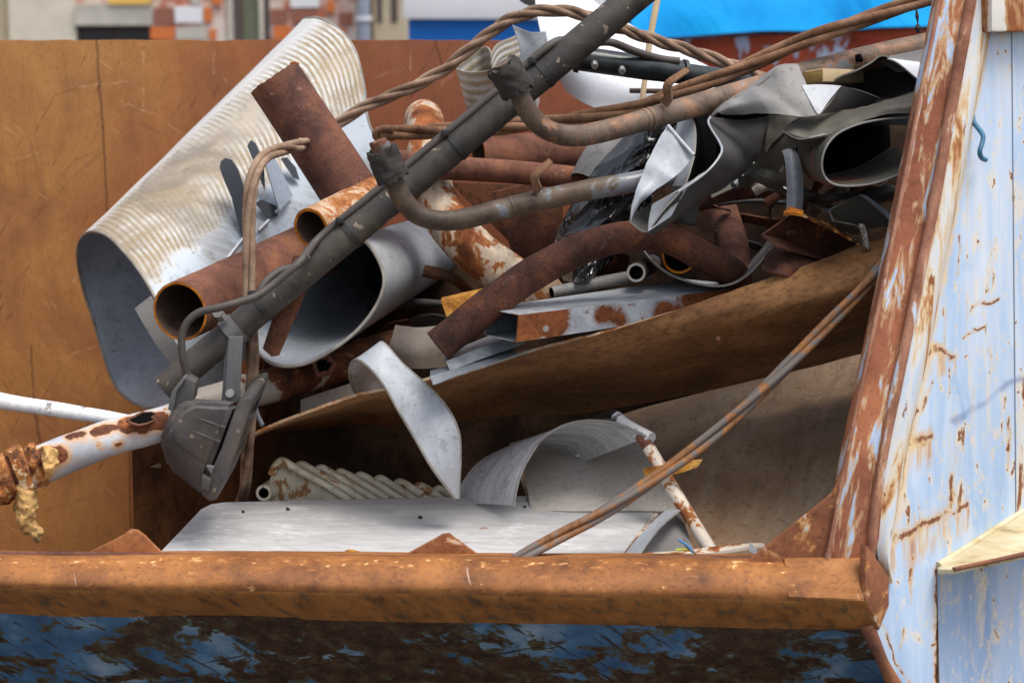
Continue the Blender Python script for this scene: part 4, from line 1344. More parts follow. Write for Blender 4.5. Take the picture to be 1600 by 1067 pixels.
tag(ptube([(281, 487, 3.98), (372, 446, 4.22), (500, 386, 4.58)], [47.5, 47, 46], n=48, th=0.005, depth=0.45, rough=0.0012, ragged=0.002, seed=5).build('steel_pipe', ['pipe_rust_warm', 'cut_edge', 'pipe_inside']), 'largest open pipe with bright orange rusty rim facing forward, lower left of heap', 'pipe', PIPES)

# flaking elbow pipe
tag(ptube([(660, 196, 5.0), (661, 187, 4.80), (663, 188, 4.62), (666, 214, 4.50), (669, 262, 4.42), (682, 312, 4.36), (712, 362, 4.32), (764, 410, 4.28), (850, 468, 4.26)], [29, 29, 29.5, 30, 31, 33, 35, 36, 36], n=40, rough=0.002, sub=10).build('elbow_pipe', 'flaking_white_rust'), 'orange rusty elbow pipe with flaking white paint, bending down behind the dark pole', 'pipe', PIPES)

# grey oval trough
ring = [(557, 368, 4.20), (577, 384, 4.16), (592, 408, 4.12), (600, 434, 4.09), (596, 460, 4.06), (580, 490, 4.03), (554, 520, 4.0), (520, 546, 3.98), (482, 566, 3.97), (450, 572, 3.97), (424, 567, 3.98), (406, 552, 4.0), (397, 530, 4.03), (404, 500, 4.07), (424, 464, 4.11), (456, 428, 4.15), (500, 396, 4.19), (530, 378, 4.20)]
ring2 = [(650 + (x - 500) * 0.80, 398 + (y - 470) * 0.66, Y + 0.80) for x, y, Y in ring]
ring3 = [((a[0] + b[0]) / 2, (a[1] + b[1]) / 2, (a[2] + b[2]) / 2) for a, b in zip(ring, ring2)]
tr = thing('oval_trough', 'grey oval sheet metal trough with open dark mouth under the dark pole', 'trough', at(480, 572, 4.1), SHEETS)
loft([A(ring + ring[:1]), A(ring3 + ring3[:1]), A(ring2 + ring2[:1])], 0.004, 5, 10, dent=0.002).build('trough_shell', ['grey_sheet', 'sheet_edge'], tr)
ptube(ring + ring[:1], 3, n=8, sub=5).build('rolled_edge', 'sheet_edge', tr)
solid(A(ring2), Vector((0, 0.006, 0))).build('end_wall', 'grey_dark', tr, smooth=False)  # dark cap added at the far end so the mouth stays dark
tag(solid(A([(459, 398, 3.97), (487, 402, 3.965), (476, 462, 3.955), (436, 556, 3.93), (424, 558, 3.93), (410, 545, 3.935)]), Vector((0, 0.008, 0)), bevel=0.003).build('flat_bar', 'rust_plate'), 'brown rusty flat bar standing inside the mouth of the grey oval trough', 'bar')

# small grey can behind the tubes
tag(ptube([(925, 290, 4.34), (942, 258, 4.36), (966, 214, 4.42)], [38, 38, 34], th=0.003, depth=0.12, rough=0.004, n=32).build('bent_duct', ['grey_dull', 'sheet_edge', 'grey_dark']), 'short grey sheet duct behind the two bent tubes, left of the black bag', 'duct', SHEETS)

# black plastic bag
rows = []
for t, (l, r) in enumerate([((1000, 170), (1110, 170)), ((975, 215), (1090, 200)), ((930, 265), (1040, 250)), ((888, 330), (1010, 330)), ((866, 385), (960, 400)), ((880, 440), (930, 446))]):
    row = []
    for k in range(7):
        s = k / 6
        row.append(at(l[0] + (r[0] - l[0]) * s, l[1] + (r[1] - l[1]) * s, 4.28 - 0.10 * math.sin(math.pi * s) - 0.02 * t))
    rows.append(row)
M_ = loft(rows, 0.001, 14, 16)
for i, p in enumerate(M_.v):
    a_, b_ = p.x * 0.8 + p.z * 0.6, p.z * 0.8 - p.x * 0.6
    f = 1 - abs(mnoise.noise(Vector((b_ * 20 + 0.5 * mnoise.noise(p * 9), a_ * 4.5, 0)))) * 1.6
    f2 = 1 - abs(mnoise.noise(Vector((b_ * 44, a_ * 15 + 3 * mnoise.noise(p * 12), 4)))) * 1.6
    M_.v[i] = p + Vector((0, -1, 0.2)) * (0.040 * f + 0.012 * f2)
tag(M_.build('trash_bag', 'plastic_black', angle=25), 'crumpled shiny black plastic bag squeezed under the bent grey sheets', 'bag')

# black shiny pole at the back
bp = thing('black_pole', 'glossy black pole with two bolts, lying in front of the white curved panel', 'pole', at(1020, 130, 4.25))
ptube([(880, 88, 4.22), (1000, 105, 4.26), (1062, 113, 4.30)], [19, 19, 18], n=28).build('pole_sleeve', 'black_gloss', bp)
ptube([(1058, 113, 4.30), (1165, 128, 4.38)], 15.5, n=28).build('pole_tube', 'black_gloss', bp)
ptube([(1066, 113, 4.30), (1071, 113.7, 4.302)], 20, n=24).build('collar', 'tie_black', bp)
for x, y in ((930, 108), (973, 116)):
    p = at(x, y, 4.16)
    bolt(p + Vector((0, 0.035, 0.010)), (0, -0.9, -0.4), 0.007, 0.016).build('bolt', 'bolt_zinc', bp)
bpc = ptube([(900, 92, 4.2), (908, 94, 4.2)], 21, n=24).build('collar', 'rubber', bp)

# ------------------------------------------------------------------ the right hand pile of sheets
# bent tent-shaped sheet
T = [(1270, 140, 3.96), (1300, 127, 3.94), (1345, 106, 3.92), (1376, 92, 3.92), (1394, 95, 3.93), (1420, 110, 3.94), (1446, 136, 3.95)]
T2 = [(x + 6, y + 4, Y + 0.5) for x, y, Y in T]
T3 = [(x + 6, 196, Y + 0.55) for x, y, Y in T]  # back row added to keep the space under the tent dark
tag(loft([A(T), A(T2), A(T3)], 0.003, 5, 5, crease=0.006, dent=0.002).build('bent_sheet', ['grey_dark', 'sheet_edge']), 'dark grey sheet bent like a tent ridge, topmost beside the rusty corner post', 'sheet', SHEETS)
tag(loft([A([(1386, 92, 3.90), (1450, 100, 3.92)]), A([(1404, 100, 3.88), (1452, 112, 3.90)]), A([(1440, 130, 3.86), (1456, 134, 3.87)])], 0.003, 4, 4).build('sheet_flap', ['white_sheet', 'sheet_edge']), 'bright narrow sheet flap against the rusty corner post, top right of heap', 'sheet', SHEETS)
tag(loft([A([(1372, 92, 4.02), (1460, 74, 4.04)]), A([(1400, 112, 4.0), (1460, 112, 4.0)])], 0.003, 3, 3).build('sheet_flap', ['grey_dull', 'sheet_edge']), 'dull grey sheet flap behind the tent-bent sheet, near the corner post top', 'sheet', SHEETS)
# wavy sheet under it
R2 = [(1268, 172, 3.92), (1300, 174, 3.91), (1332, 173, 3.90), (1362, 165, 3.89), (1400, 154, 3.88), (1448, 138, 3.87)]
R3 = [(1222, 204, 3.84), (1252, 216, 3.82), (1290, 211, 3.82), (1330, 198, 3.82), (1376, 180, 3.82), (1442, 176, 3.82)]
R4 = [(1228, 214, 3.90), (1256, 240, 3.90), (1280, 262, 3.92), (1330, 250, 3.98), (1376, 230, 4.0), (1442, 220, 4.0)]
tag(loft([A([(1270, 200, 4.3), (1300, 196, 4.3), (1340, 190, 4.3), (1370, 180, 4.3), (1400, 170, 4.3), (1445, 160, 4.3)]), A(R2)], 0.003, 4, 4).build('wavy_sheet', ['grey_dark', 'sheet_edge']), 'flat dark grey sheet between the tent-bent sheet and the rolled duct', 'sheet', SHEETS)
tag(loft([A(R2), A([((a[0] + b[0]) / 2, (a[1] + b[1]) / 2, (a[2] + b[2]) / 2 - 0.02) for a, b in zip(R2, R3)]), A(R3)], 0.003, 5, 5, crease=0.006, dent=0.002).build('rolled_sheet', ['grey_stained', 'sheet_edge']), 'olive grey wavy sheet resting on top of the rolled oval duct', 'sheet', SHEETS)
tag(loft([A(R3[:3]), A(R4[:3])], 0.003, 5, 5, crease=0.004, dent=0.003).build('rolled_sheet', ['grey_dark', 'sheet_edge']), 'dark sheet curving down behind the rolled oval duct', 'sheet', SHEETS)
# rolled oval duct
ov = [(1446, 182, 3.84), (1412, 184, 3.83), (1378, 187, 3.82), (1340, 195, 3.80), (1308, 210, 3.79), (1290, 232, 3.78), (1284, 258, 3.78), (1290, 278, 3.78), (1306, 289, 3.77), (1332, 291, 3.77), (1364, 287, 3.77), (1396, 276, 3.78), (1424, 261, 3.79), (1450, 244, 3.80)]
cx, cy = 1370, 238
ov2 = [(cx - 34 + (x - cx) * 0.96, cy - 8 + (y - cy) * 0.94, Y + 0.22) for x, y, Y in ov]
ov3 = [(cx - 50 + (x - cx) * 0.9, cy - 12 + (y - cy) * 0.9, Y + 0.7) for x, y, Y in ov]
rd = thing('rolled_duct', 'rolled oval grey duct with a dark mouth and rusty ribs beside the corner post', 'duct', at(1370, 292, 3.9), SHEETS)
loft([A(ov), A(ov2), A(ov3)], 0.004, 5, 8, mats=(0, 1)).build('duct_shell', ['grey_stained', 'sheet_edge'], rd)
solid(A(ov3), Vector((0, 0.006, 0))).build('back_wall', 'black_void', rd, smooth=False)  # black cap added so the duct mouth reads as shaded
ptube(ov, 1.6, n=8, sub=5).build('rolled_edge', 'grey_dull', rd)
for k in (0.35, 0.6, 0.85):
    pr = [(a[0] + (b[0] - a[0]) * k - 2, a[1] + (b[1] - a[1]) * k, a[2] + (b[2] - a[2]) * k) for a, b in zip(ov[3:11], ov2[3:11])]
    ptube(pr, 4.5, n=8, sub=5).build('rib', 'pipe_rust_warm', rd)

# straight sawn timber block
tag(solid(A([(1257, 112, 3.90), (1286, 107, 3.88), (1286, 128, 3.88), (1258, 134, 3.90)]), at(1350, 112, 4.1) - at(1286, 110, 3.88), bevel=0.002).build('timber_block', 'wood_pale'), 'short pale sawn timber end on top of the grey sheets', 'timber')
tag(solid(A([(1256, 113, 3.894), (1285.5, 108, 3.874), (1285.5, 127, 3.874), (1257, 133, 3.894)]), Vector((0, 0.006, 0)), bevel=0.001).build('bark_strip', 'wood_end'), 'frayed brown strip on the end of the pale timber', 'strip')

# crumpled square duct in the middle
cd = thing('crumpled_duct', 'crumpled square grey sheet duct with torn wavy edges in the middle of the heap', 'duct', at(1080, 350, 3.9), SHEETS)
# front flap
loft([A([(1042, 198, 3.84), (1056, 212, 3.82), (1084, 244, 3.80)]), A([(1022, 232, 3.81), (1042, 250, 3.79), (1066, 266, 3.785)]), A([(1004, 272, 3.78), (1024, 276, 3.77), (1044, 284, 3.77)]),
      A([(991, 308, 3.75), (1000, 308, 3.745), (1012, 306, 3.755)]), A([(983, 345, 3.74), (985, 341, 3.745), (988, 334, 3.755)])], 0.003, 5, 5, crease=0.006, dent=0.002).build('front_flap', ['grey_sheet', 'sheet_edge'], cd)
ptube([(1044, 197, 3.835), (1060, 216, 3.812), (1084, 243, 3.79)], 3.2, n=10).build('folded_hem', 'grey_sheet', cd)
# lip facing forward
loft([A([(1019, 319, 3.735), (1048, 304, 3.735), (1078, 286, 3.74)]), A([(1014, 342, 3.735), (1036, 328, 3.74), (1062, 312, 3.745)]), A([(1012, 362, 3.735), (1030, 350, 3.74), (1048, 338, 3.745)])], 0.003, 5, 5).build('front_lip', ['grey_sheet', 'sheet_edge'], cd)
loft([A([(983, 345, 3.74), (998, 330, 3.80), (1019, 319, 3.88)]), A([(1001, 360, 3.735), (1006, 352, 3.78), (1019, 342, 3.86)]), A([(1012, 362, 3.735), (1016, 352, 3.78), (1020, 345, 3.86)])], 0.003, 4, 4).build('mouth_floor', ['grey_dark', 'sheet_edge'], cd)
# big underside, coloured dark for its shade, with its wavy bright edge
wv = [(1110, 183, 3.92), (1107, 192, 3.90), (1114, 206, 3.86), (1124, 222, 3.82), (1128, 236, 3.79), (1118, 254, 3.765), (1098, 274, 3.745), (1060, 300, 3.735), (1012, 362, 3.735)]
wd = [(1206, 180, 4.06), (1208, 190, 4.06), (1206, 204, 4.04), (1198, 222, 4.02), (1188, 240, 3.99), (1174, 256, 3.95), (1150, 278, 3.90), (1110, 306, 3.83), (1020, 364, 3.76)]
wm = [((a[0] + b[0]) / 2 + 4, (a[1] + b[1]) / 2 + 6, (a[2] + b[2]) / 2 + .0) for a, b in zip(wv, wd)]
loft([A(wv), A(wm), A(wd)], 0.003, 5, 6, crease=0.006, dent=0.003, edge_jag=0.0).build('underside', ['grey_dark', 'sheet_edge'], cd)
ptube(wv[:8], 2.0, n=8, sub=6, rough=0.0008).build('torn_edge', 'grey_sheet', cd)
# left side wall of the duct
lw = [(1080, 168, 3.96), (1084, 188, 3.93), (1087, 210, 3.90), (1085, 240, 3.86), (1078, 268, 3.82), (1070, 292, 3.80)]
lw2 = [(1062, 176, 4.0), (1058, 200, 3.98), (1056, 222, 3.95), (1054, 245, 3.92), (1050, 266, 3.90), (1046, 290, 3.88)]
loft([A(lw2), A(lw)], 0.003, 5, 4).build('side_wall', ['grey_sheet', 'sheet_edge'], cd)
loft([A(lw), A([(1120, 170, 4.25), (1120, 190, 4.25), (1120, 210, 4.25), (1118, 240, 4.2), (1110, 268, 4.15), (1100, 292, 4.1)])], 0.003, 4, 4).build('inner_wall', ['black_void', 'sheet_edge'], cd)  # near-black colour stands for the shade inside the duct
# near-black sheet added behind the duct to darken its gaps
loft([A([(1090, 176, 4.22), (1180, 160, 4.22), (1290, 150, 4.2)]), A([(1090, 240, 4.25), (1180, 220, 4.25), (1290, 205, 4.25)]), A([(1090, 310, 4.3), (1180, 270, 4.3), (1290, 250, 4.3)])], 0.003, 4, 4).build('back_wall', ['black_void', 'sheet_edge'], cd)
# top flap
loft([A([(1110, 182, 3.91), (1126, 166, 3.90), (1150, 152, 3.895), (1182, 136, 3.90), (1202, 122, 3.90), (1217, 105, 3.90), (1248, 103, 3.90)]),
      A([(1124, 176, 3.88), (1140, 168, 3.87), (1164, 160, 3.86), (1192, 152, 3.85), (1216, 144, 3.845), (1234, 138, 3.85), (1262, 138, 3.86)]),
      A([(1140, 178, 3.89), (1160, 180, 3.87), (1184, 178, 3.85), (1206, 178, 3.835), (1232, 180, 3.82), (1256, 181, 3.82), (1280, 180, 3.82)])], 0.003, 5, 5, crease=0.006, dent=0.004, dfreq=9).build('top_flap', ['grey_dull', 'sheet_edge'], cd)
loft([A([(1079, 168, 3.965), (1100, 158, 3.96), (1130, 152, 3.96), (1160, 142, 3.96), (1190, 122, 3.955), (1214, 104, 3.95), (1246, 100, 3.95)]),
      A([(1082, 172, 3.945), (1104, 164, 3.94), (1134, 157, 3.935), (1163, 147, 3.93), (1193, 128, 3.925), (1217, 110, 3.92), (1248, 106, 3.92)])], 0.002, 5, 3, dent=0.002, dfreq=20).build('torn_rim', ['grey_dull', 'sheet_edge'], cd)
loft([A([(1252, 134, 3.86), (1284, 133, 3.87), (1314, 135, 3.88)]), A([(1264, 156, 3.84), (1282, 156, 3.845), (1296, 157, 3.85)]), A([(1276, 178, 3.822), (1278, 179, 3.822), (1281, 179, 3.822)])], 0.003, 4, 4).build('bright_corner', ['grey_sheet', 'sheet_edge'], cd)
loft([A([(1312, 134, 3.885), (1342, 141, 3.92), (1374, 153, 3.97)]), A([(1300, 156, 3.86), (1330, 160, 3.92), (1360, 162, 3.97)]), A([(1282, 178, 3.83), (1310, 174, 3.90), (1345, 168, 3.96)])], 0.003, 4, 4).build('dark_corner', ['grey_dark', 'sheet_edge'], cd)

# tan grey torn flaps hanging below it
tag(loft([A([(1200, 178, 4.02), (1222, 180, 4.0), (1250, 182, 3.98)]), A([(1198, 205, 4.0), (1212, 208, 3.98), (1226, 202, 3.97)]), A([(1194, 236, 3.98), (1197, 236, 3.97), (1202, 230, 3.97)])], 0.003, 4, 4, crease=0.006, dent=0.003).build('torn_flap', ['grey_stained', 'sheet_edge']), 'small torn grey brown flap hanging under the crumpled duct top', 'sheet', SHEETS)
tag(loft([A([(1222, 204, 3.98), (1234, 214, 3.96), (1246, 228, 3.95)]), A([(1196, 226, 4.0), (1212, 236, 3.98), (1232, 246, 3.97)]), A([(1166, 246, 4.04), (1190, 258, 4.02), (1212, 272, 4.0)])], 0.003, 4, 4, crease=0.006, dent=0.003).build('torn_flap', ['grey_stained', 'sheet_edge']), 'larger torn grey brown flap just left of the upright curved strip', 'sheet', SHEETS)
# curved upright strip
tag(loft([A([(1214, 226, 4.0), (1232, 226, 3.98), (1240, 232, 3.97)]), A([(1225, 243, 3.96), (1236, 242, 3.95), (1248, 248, 3.955)]), A([(1229, 270, 3.94), (1240, 270, 3.925), (1254, 274, 3.94)]), A([(1230, 305, 3.94), (1242, 305, 3.925), (1254, 306, 3.94)]), A([(1228, 345, 3.95), (1240, 345, 3.935), (1252, 345, 3.95)])], 0.003, 5, 6).build('curved_strip', ['grey_sheet', 'sheet_edge']), 'upright curved grey strip ending above the burnt rusty angle bar', 'strip', SHEETS)
# small bits in the dark gap
tag(ptube([(1085, 312, 4.25), (1150, 300, 4.3), (1215, 296, 4.34)], [14, 14, 12], n=16, rough=0.001).build('steel_pipe', 'pipe_rust'), 'small pinkish pipe deep in the dark gap left of the curved strip', 'pipe', PIPES)
tag(ptube([(1164, 290, 4.22), (1192, 272, 4.2)], [5, 5], n=12).build('rusty_bolt', 'pipe_rust_warm'), 'short rusty bolt in the dark gap below the crumpled duct', 'bolt')
tag(ptube([(1146, 290, 4.2), (1160, 277, 4.22)], [6, 6], n=12).build('zinc_bolt', 'galv'), 'short pale zinc bolt in the dark gap below the crumpled duct', 'bolt')
tag(loft([A([(1108, 296, 4.24), (1150, 272, 4.26), (1186, 262, 4.28)]), A([(1112, 310, 4.22), (1150, 292, 4.24), (1180, 276, 4.26)])], 0.003, 4, 4).build('sheet_strip', ['grey_stained', 'sheet_edge']), 'narrow brown sheet strip deep in the dark gap', 'strip')
tag(solid(A([(1068, 322, 4.15), (1092, 316, 4.15), (1092, 330, 4.15), (1070, 330, 4.15)]), Vector((0, 0.04, 0)), bevel=.003).build('wood_scrap', 'wood_pale'), 'small pale wood scrap below the front lip of the crumpled duct', 'wood')
tag(loft([A([(1168, 246, 4.10), (1186, 262, 4.08), (1200, 280, 4.06), (1240, 300, 4.04)]), A([(1166, 256, 4.12), (1182, 276, 4.10), (1198, 292, 4.08), (1236, 312, 4.06)])], 0.004, 4, 4).build('black_strip', 'plastic_black'), 'bent black strip crossing the dark gap left of the curved strip', 'strip')

# burnt angle bar and grey angle
an = thing('burnt_angle', 'burnt rusty angle bar with orange and yellow scorched top, beside the corner post', 'angle bar', at(1265, 405, 3.9))
# three faces of an open U section seen end-on: top flange, back web, bottom flange
q0, q1, q2, q3 = (1222, 336, 3.86), (1244, 326, 3.90), (1190, 368, 3.84), (1214, 388, 3.82)
loft([A([(1232, 328, 3.86), (1252, 336, 3.83)]), A([(1284, 346, 3.88), (1300, 360, 3.85)]), A([(1338, 376, 3.90), (1344, 384, 3.87)])], 0.004, 4, 6, dent=0.003, dfreq=20).build('top_flange', ['scorched', 'scorched'], an)
loft([A([(1240, 332, 3.86), (1192, 366, 3.86)]), A([(1290, 352, 3.90), (1240, 380, 3.90)]), A([(1340, 380, 3.94), (1290, 404, 3.94)])], 0.004, 4, 6).build('web', ['burnt_rust', 'pipe_rust_dark'], an)
loft([A([(1190, 367, 3.85), (1214, 386, 3.82)]), A([(1240, 382, 3.89), (1260, 398, 3.86)]), A([(1280, 402, 3.92), (1296, 408, 3.90)])], 0.004, 4, 6).build('bottom_flange', ['burnt_rust', 'pipe_rust_dark'], an)
tag(loft([A([(1236, 328, 3.845), (1254, 334, 3.825)]), A([(1238, 322, 3.85), (1258, 328, 3.84)])], 0.006, 4, 4, dent=0.004, dfreq=40).build('rust_crust', 'cut_edge', an), 'x', 'x') if False else loft([A([(1224, 333, 3.842), (1254, 337, 3.822)]), A([(1234, 325, 3.86), (1256, 330, 3.845)])], 0.006, 5, 5, dent=0.004, dfreq=40).build('rust_crust', 'cut_edge', an)
tag(loft([A([(1190, 424, 3.86), (1198, 398, 3.90), (1216, 386, 3.92)]), A([(1222, 430, 3.84), (1240, 408, 3.86), (1256, 398, 3.90)]), A([(1250, 434, 3.86), (1278, 416, 3.88), (1294, 408, 3.92)])], 0.006, 5, 5, dent=0.006, dfreq=12).build('torn_plate', ['pipe_rust_dark', 'pipe_rust_warm']), 'torn brown rusty plate under the burnt angle bar', 'plate')
ga = thing('grey_angle', 'short dark grey angle section with bright top edge, right of the burnt angle bar', 'angle bar', at(1345, 382, 3.9))
loft([A([(1295, 328, 3.88), (1343, 304, 3.90)]), A([(1306, 348, 3.90), (1372, 328, 3.93)]), A([(1318, 362, 3.93), (1396, 352, 3.96)])], 0.003, 5, 5).build('web', ['grey_stained', 'sheet_edge'], ga)
loft([A([(1343, 304, 3.895), (1352, 306, 3.91)]), A([(1368, 324, 3.92), (1380, 326, 3.94)]), A([(1396, 350, 3.95), (1404, 346, 3.98)])], 0.003, 5, 5).build('top_flange', ['galv', 'sheet_edge'], ga)
loft([A([(1295, 328, 3.88), (1302, 346, 3.86)]), A([(1308, 350, 3.89), (1336, 352, 3.88)]), A([(1330, 366, 3.91), (1350, 364, 3.90)])], 0.003, 5, 5).build('bottom_flange', ['grey_stained', 'sheet_edge'], ga)
sc_ = tube([at(1346, 350, 3.82), at(1350, 366, 3.83), at(1354, 386, 3.84)], [0.003, 0.0055, 0.0055], n=10, sub=12)
for i, v in enumerate(sc_.v):
    pass
sw = rope([at(1346, 352, 3.818), at(1350, 366, 3.826), at(1354, 388, 3.84)], 0.0065, 2, 0.0035, twist=420, n=6, sub=40)
tag(sw.build('long_screw', 'bolt_zinc'), 'long grey threaded screw standing between the two angle sections', 'screw')

# offcuts lost in the shadow of the heap
rnd = random.Random(21)
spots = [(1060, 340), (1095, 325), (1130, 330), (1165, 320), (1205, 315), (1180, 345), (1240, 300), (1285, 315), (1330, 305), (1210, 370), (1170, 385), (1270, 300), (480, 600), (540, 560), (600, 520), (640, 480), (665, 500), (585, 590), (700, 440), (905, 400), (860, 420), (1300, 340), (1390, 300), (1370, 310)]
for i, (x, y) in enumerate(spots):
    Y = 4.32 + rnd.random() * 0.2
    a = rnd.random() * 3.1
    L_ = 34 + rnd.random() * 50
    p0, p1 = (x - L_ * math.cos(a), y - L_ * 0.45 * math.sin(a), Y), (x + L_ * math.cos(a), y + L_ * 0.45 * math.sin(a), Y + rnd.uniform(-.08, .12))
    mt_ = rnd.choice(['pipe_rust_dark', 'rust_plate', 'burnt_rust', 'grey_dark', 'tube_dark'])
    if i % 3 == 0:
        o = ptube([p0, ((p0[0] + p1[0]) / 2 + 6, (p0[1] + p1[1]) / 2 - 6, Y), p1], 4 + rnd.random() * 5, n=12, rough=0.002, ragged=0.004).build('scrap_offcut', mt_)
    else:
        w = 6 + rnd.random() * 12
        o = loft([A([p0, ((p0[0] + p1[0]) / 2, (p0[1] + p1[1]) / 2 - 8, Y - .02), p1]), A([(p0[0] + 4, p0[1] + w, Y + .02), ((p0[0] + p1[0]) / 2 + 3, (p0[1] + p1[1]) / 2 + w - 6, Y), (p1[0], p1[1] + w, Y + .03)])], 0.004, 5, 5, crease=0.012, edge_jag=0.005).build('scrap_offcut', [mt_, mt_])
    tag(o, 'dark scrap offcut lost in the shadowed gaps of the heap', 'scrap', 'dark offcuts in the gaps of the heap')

for k, (rows_, lab) in enumerate([
    ([[(1160, 262, 4.06), (1190, 250, 4.04), (1226, 256, 4.02)], [(1150, 284, 4.04), (1186, 276, 4.0), (1224, 280, 3.99)], [(1156, 306, 4.08), (1190, 296, 4.05), (1228, 304, 4.03)]], 'small crumpled tan flap in the dark gap left of the upright curved strip'),
    ([[(1256, 286, 4.06), (1320, 300, 4.02), (1400, 290, 4.0)], [(1252, 304, 4.04), (1322, 312, 3.99), (1400, 302, 3.98)], [(1258, 318, 4.1), (1324, 322, 4.06), (1400, 314, 4.04)]], 'flattened dark sheet wedged under the rolled oval duct'),
    ([[(1060, 262, 4.02), (1082, 272, 4.0), (1100, 300, 4.0)], [(1048, 300, 4.0), (1070, 312, 3.98), (1090, 330, 3.99)], [(1040, 342, 4.04), (1064, 348, 4.0), (1086, 352, 4.0)]], 'dark crumpled sheet tucked behind the front lip of the crumpled duct'),
    ([[(1284, 148, 4.10), (1330, 150, 4.06), (1420, 140, 4.04)], [(1280, 164, 4.06), (1335, 164, 4.02), (1420, 152, 4.0)], [(1290, 172, 4.12), (1340, 172, 4.08), (1424, 160, 4.06)]], 'thin dark sheet lying in the shade under the tent-bent sheet')]):
    tag(loft([A(r_) for r_ in rows_], 0.003, 6, 6, crease=0.016, edge_jag=0.006, seed=k * 3.7).build('crumpled_sheet', [['grey_stained', 'grey_dark', 'grey_dark', 'grey_stained'][k], 'sheet_edge']), lab, 'sheet', SHEETS)
for k, (a, b, r_, mt_, lab) in enumerate([((1112, 286, 4.18), (1150, 262, 4.2), 5, 'galv', 'thin pale rod end in the dark gap under the crumpled duct'), ((1196, 318, 4.1), (1232, 300, 4.14), 7, 'pipe_rust_warm', 'short rusty rod end beside the foot of the upright curved strip'),
                                          ((1178, 300, 4.12), (1206, 288, 4.16), 8, 'cream_sheet', 'small cream pipe end deep left of the upright curved strip'), ((1262, 318, 4.06), (1292, 330, 4.0), 4, 'tube_grey_rust', 'thin grey rusty rod above the burnt angle bar')]):
    tag(ptube([a, ((a[0] + b[0]) / 2, (a[1] + b[1]) / 2 - 2, a[2]), b], r_, n=14, rough=0.001, ragged=0.002).build('rod_end', mt_), lab, 'rod')

# ------------------------------------------------------------------ the big brown sheet and what lies on it
te = [(362, 700, 4.02), (405, 674, 4.0), (450, 654, 3.99), (505, 634, 3.97), (560, 616, 3.96), (620, 604, 3.95), (690, 586, 3.94), (800, 556, 3.92), (900, 530, 3.90), (1000, 503, 3.88), (1100, 470, 3.87), (1200, 436, 3.86), (1300, 402, 3.86), (1392, 369, 3.86), (1430, 354, 3.86)]
def under(dl, dr, Yl, Yr):
    o = []
    for i, (x, y, Y) in enumerate(te):
        w = min(1, max(0, (i - 1) / 7))
        q = min(1, max(0, (i - 7) / 5))
        o.append((x, y + 4 + dl * w * (1 - q) + dr * q, Y + Yl * (1 - q) + Yr * q))
    return o


r1, r2, r3, r4 = under(13, 34, 0.06, -0.055), under(28, 68, 0.14, -0.045), under(58, 112, 0.28, 0.13), under(100, 158, 0.42, 0.42)
bs = thing('brown_sheet', 'large bent brown sheet sloping across the whole container under the heap', 'sheet', at(900, 600, 4.0))
loft([A(te), A(r1), A(r2), A(r3), A(r4)], 0.006, 5, 6, dent=0.004, dfreq=3, edge_jag=0.003).build('sheet_body', ['brown_sheet', 'orange_white_rust'], bs)
for x, y, Y in ((1122, 529, 3.85), (1351, 389, 3.835), (1220, 567, 3.90)):
    bolt(at(x, y, Y), (0, -1, 0.3), 0.0045, 0.004, n=10).build('rivet', 'rust_plate', bs)

# thin pipes behind the box section
tag(ptube([(862, 458, 4.06), (930, 443, 4.10), (1012, 428, 4.16)], [10, 10, 10], n=20, th=0.002, depth=0.08).build('thin_pipe', ['grey_dull', 'sheet_edge', 'black_void']), 'thin grey pipe lying just above the box section', 'pipe')
tag(ptube([(994, 426, 4.03), (998, 424, 4.10), (1020, 412, 4.3)], [15, 15, 14], n=28, th=0.005, depth=0.14).build('pipe_stub', ['tube_dark', 'cream_sheet', 'pipe_inside']), 'short pipe stub with pale ring end facing forward above the box section', 'pipe', PIPES)
# thin curved sheet edge
rim = [(985, 366, 4.16), (1002, 386, 4.12), (1020, 408, 4.07), (1046, 428, 4.03), (1080, 441, 4.0), (1115, 447, 3.98), (1145, 443, 3.97), (1172, 426, 3.98), (1200, 394, 4.0), (1216, 372, 4.04)]
rim2 = [(x - 10 - 20 * (1 - i / 9), y - 2, Y + 0.42) for i, (x, y, Y) in enumerate(rim)]
tag(loft([A(rim), A(rim2)], 0.004, 5, 5).build('curved_sheet', ['grey_dull', 'sheet_edge']), 'shallow curved grey sheet with thin pale edge cradling the bent dark rusty tube', 'sheet', SHEETS)
tag(ptube([(1062, 398, 4.30), (1030, 392, 4.42)], [30, 30], n=28, th=0.005, depth=0.1).build('steel_pipe', ['pipe_rust_dark', 'cut_edge', 'black_void']), 'dark pipe end under the arch of the bent dark rusty tube', 'pipe', PIPES)
tag(prism([(880, 418), (955, 388), (985, 402), (975, 440), (900, 444)], 4.22, 4.24, bevel=0.003).build('rust_plate', 'burnt_rust'), 'small burnt rusty plate below the bent dark rusty tube', 'plate')
tag(prism([(838, 448), (872, 436), (884, 452), (868, 466), (832, 470)], 4.08, 4.09, bevel=0.002).build('rust_scrap', 'orange_white_rust'), 'small pale rusty scrap behind the near end of the thin grey pipe', 'scrap')
tag(ptube([(1150, 440, 4.26), (1146, 390, 4.38), (1128, 330, 4.5), (1110, 280, 4.62)], [25, 25, 25, 25], n=24).build('steel_pipe', 'pipe_rust_dark'), 'dark shaded upright pipe in the gap right of the bent dark tube', 'pipe', PIPES)

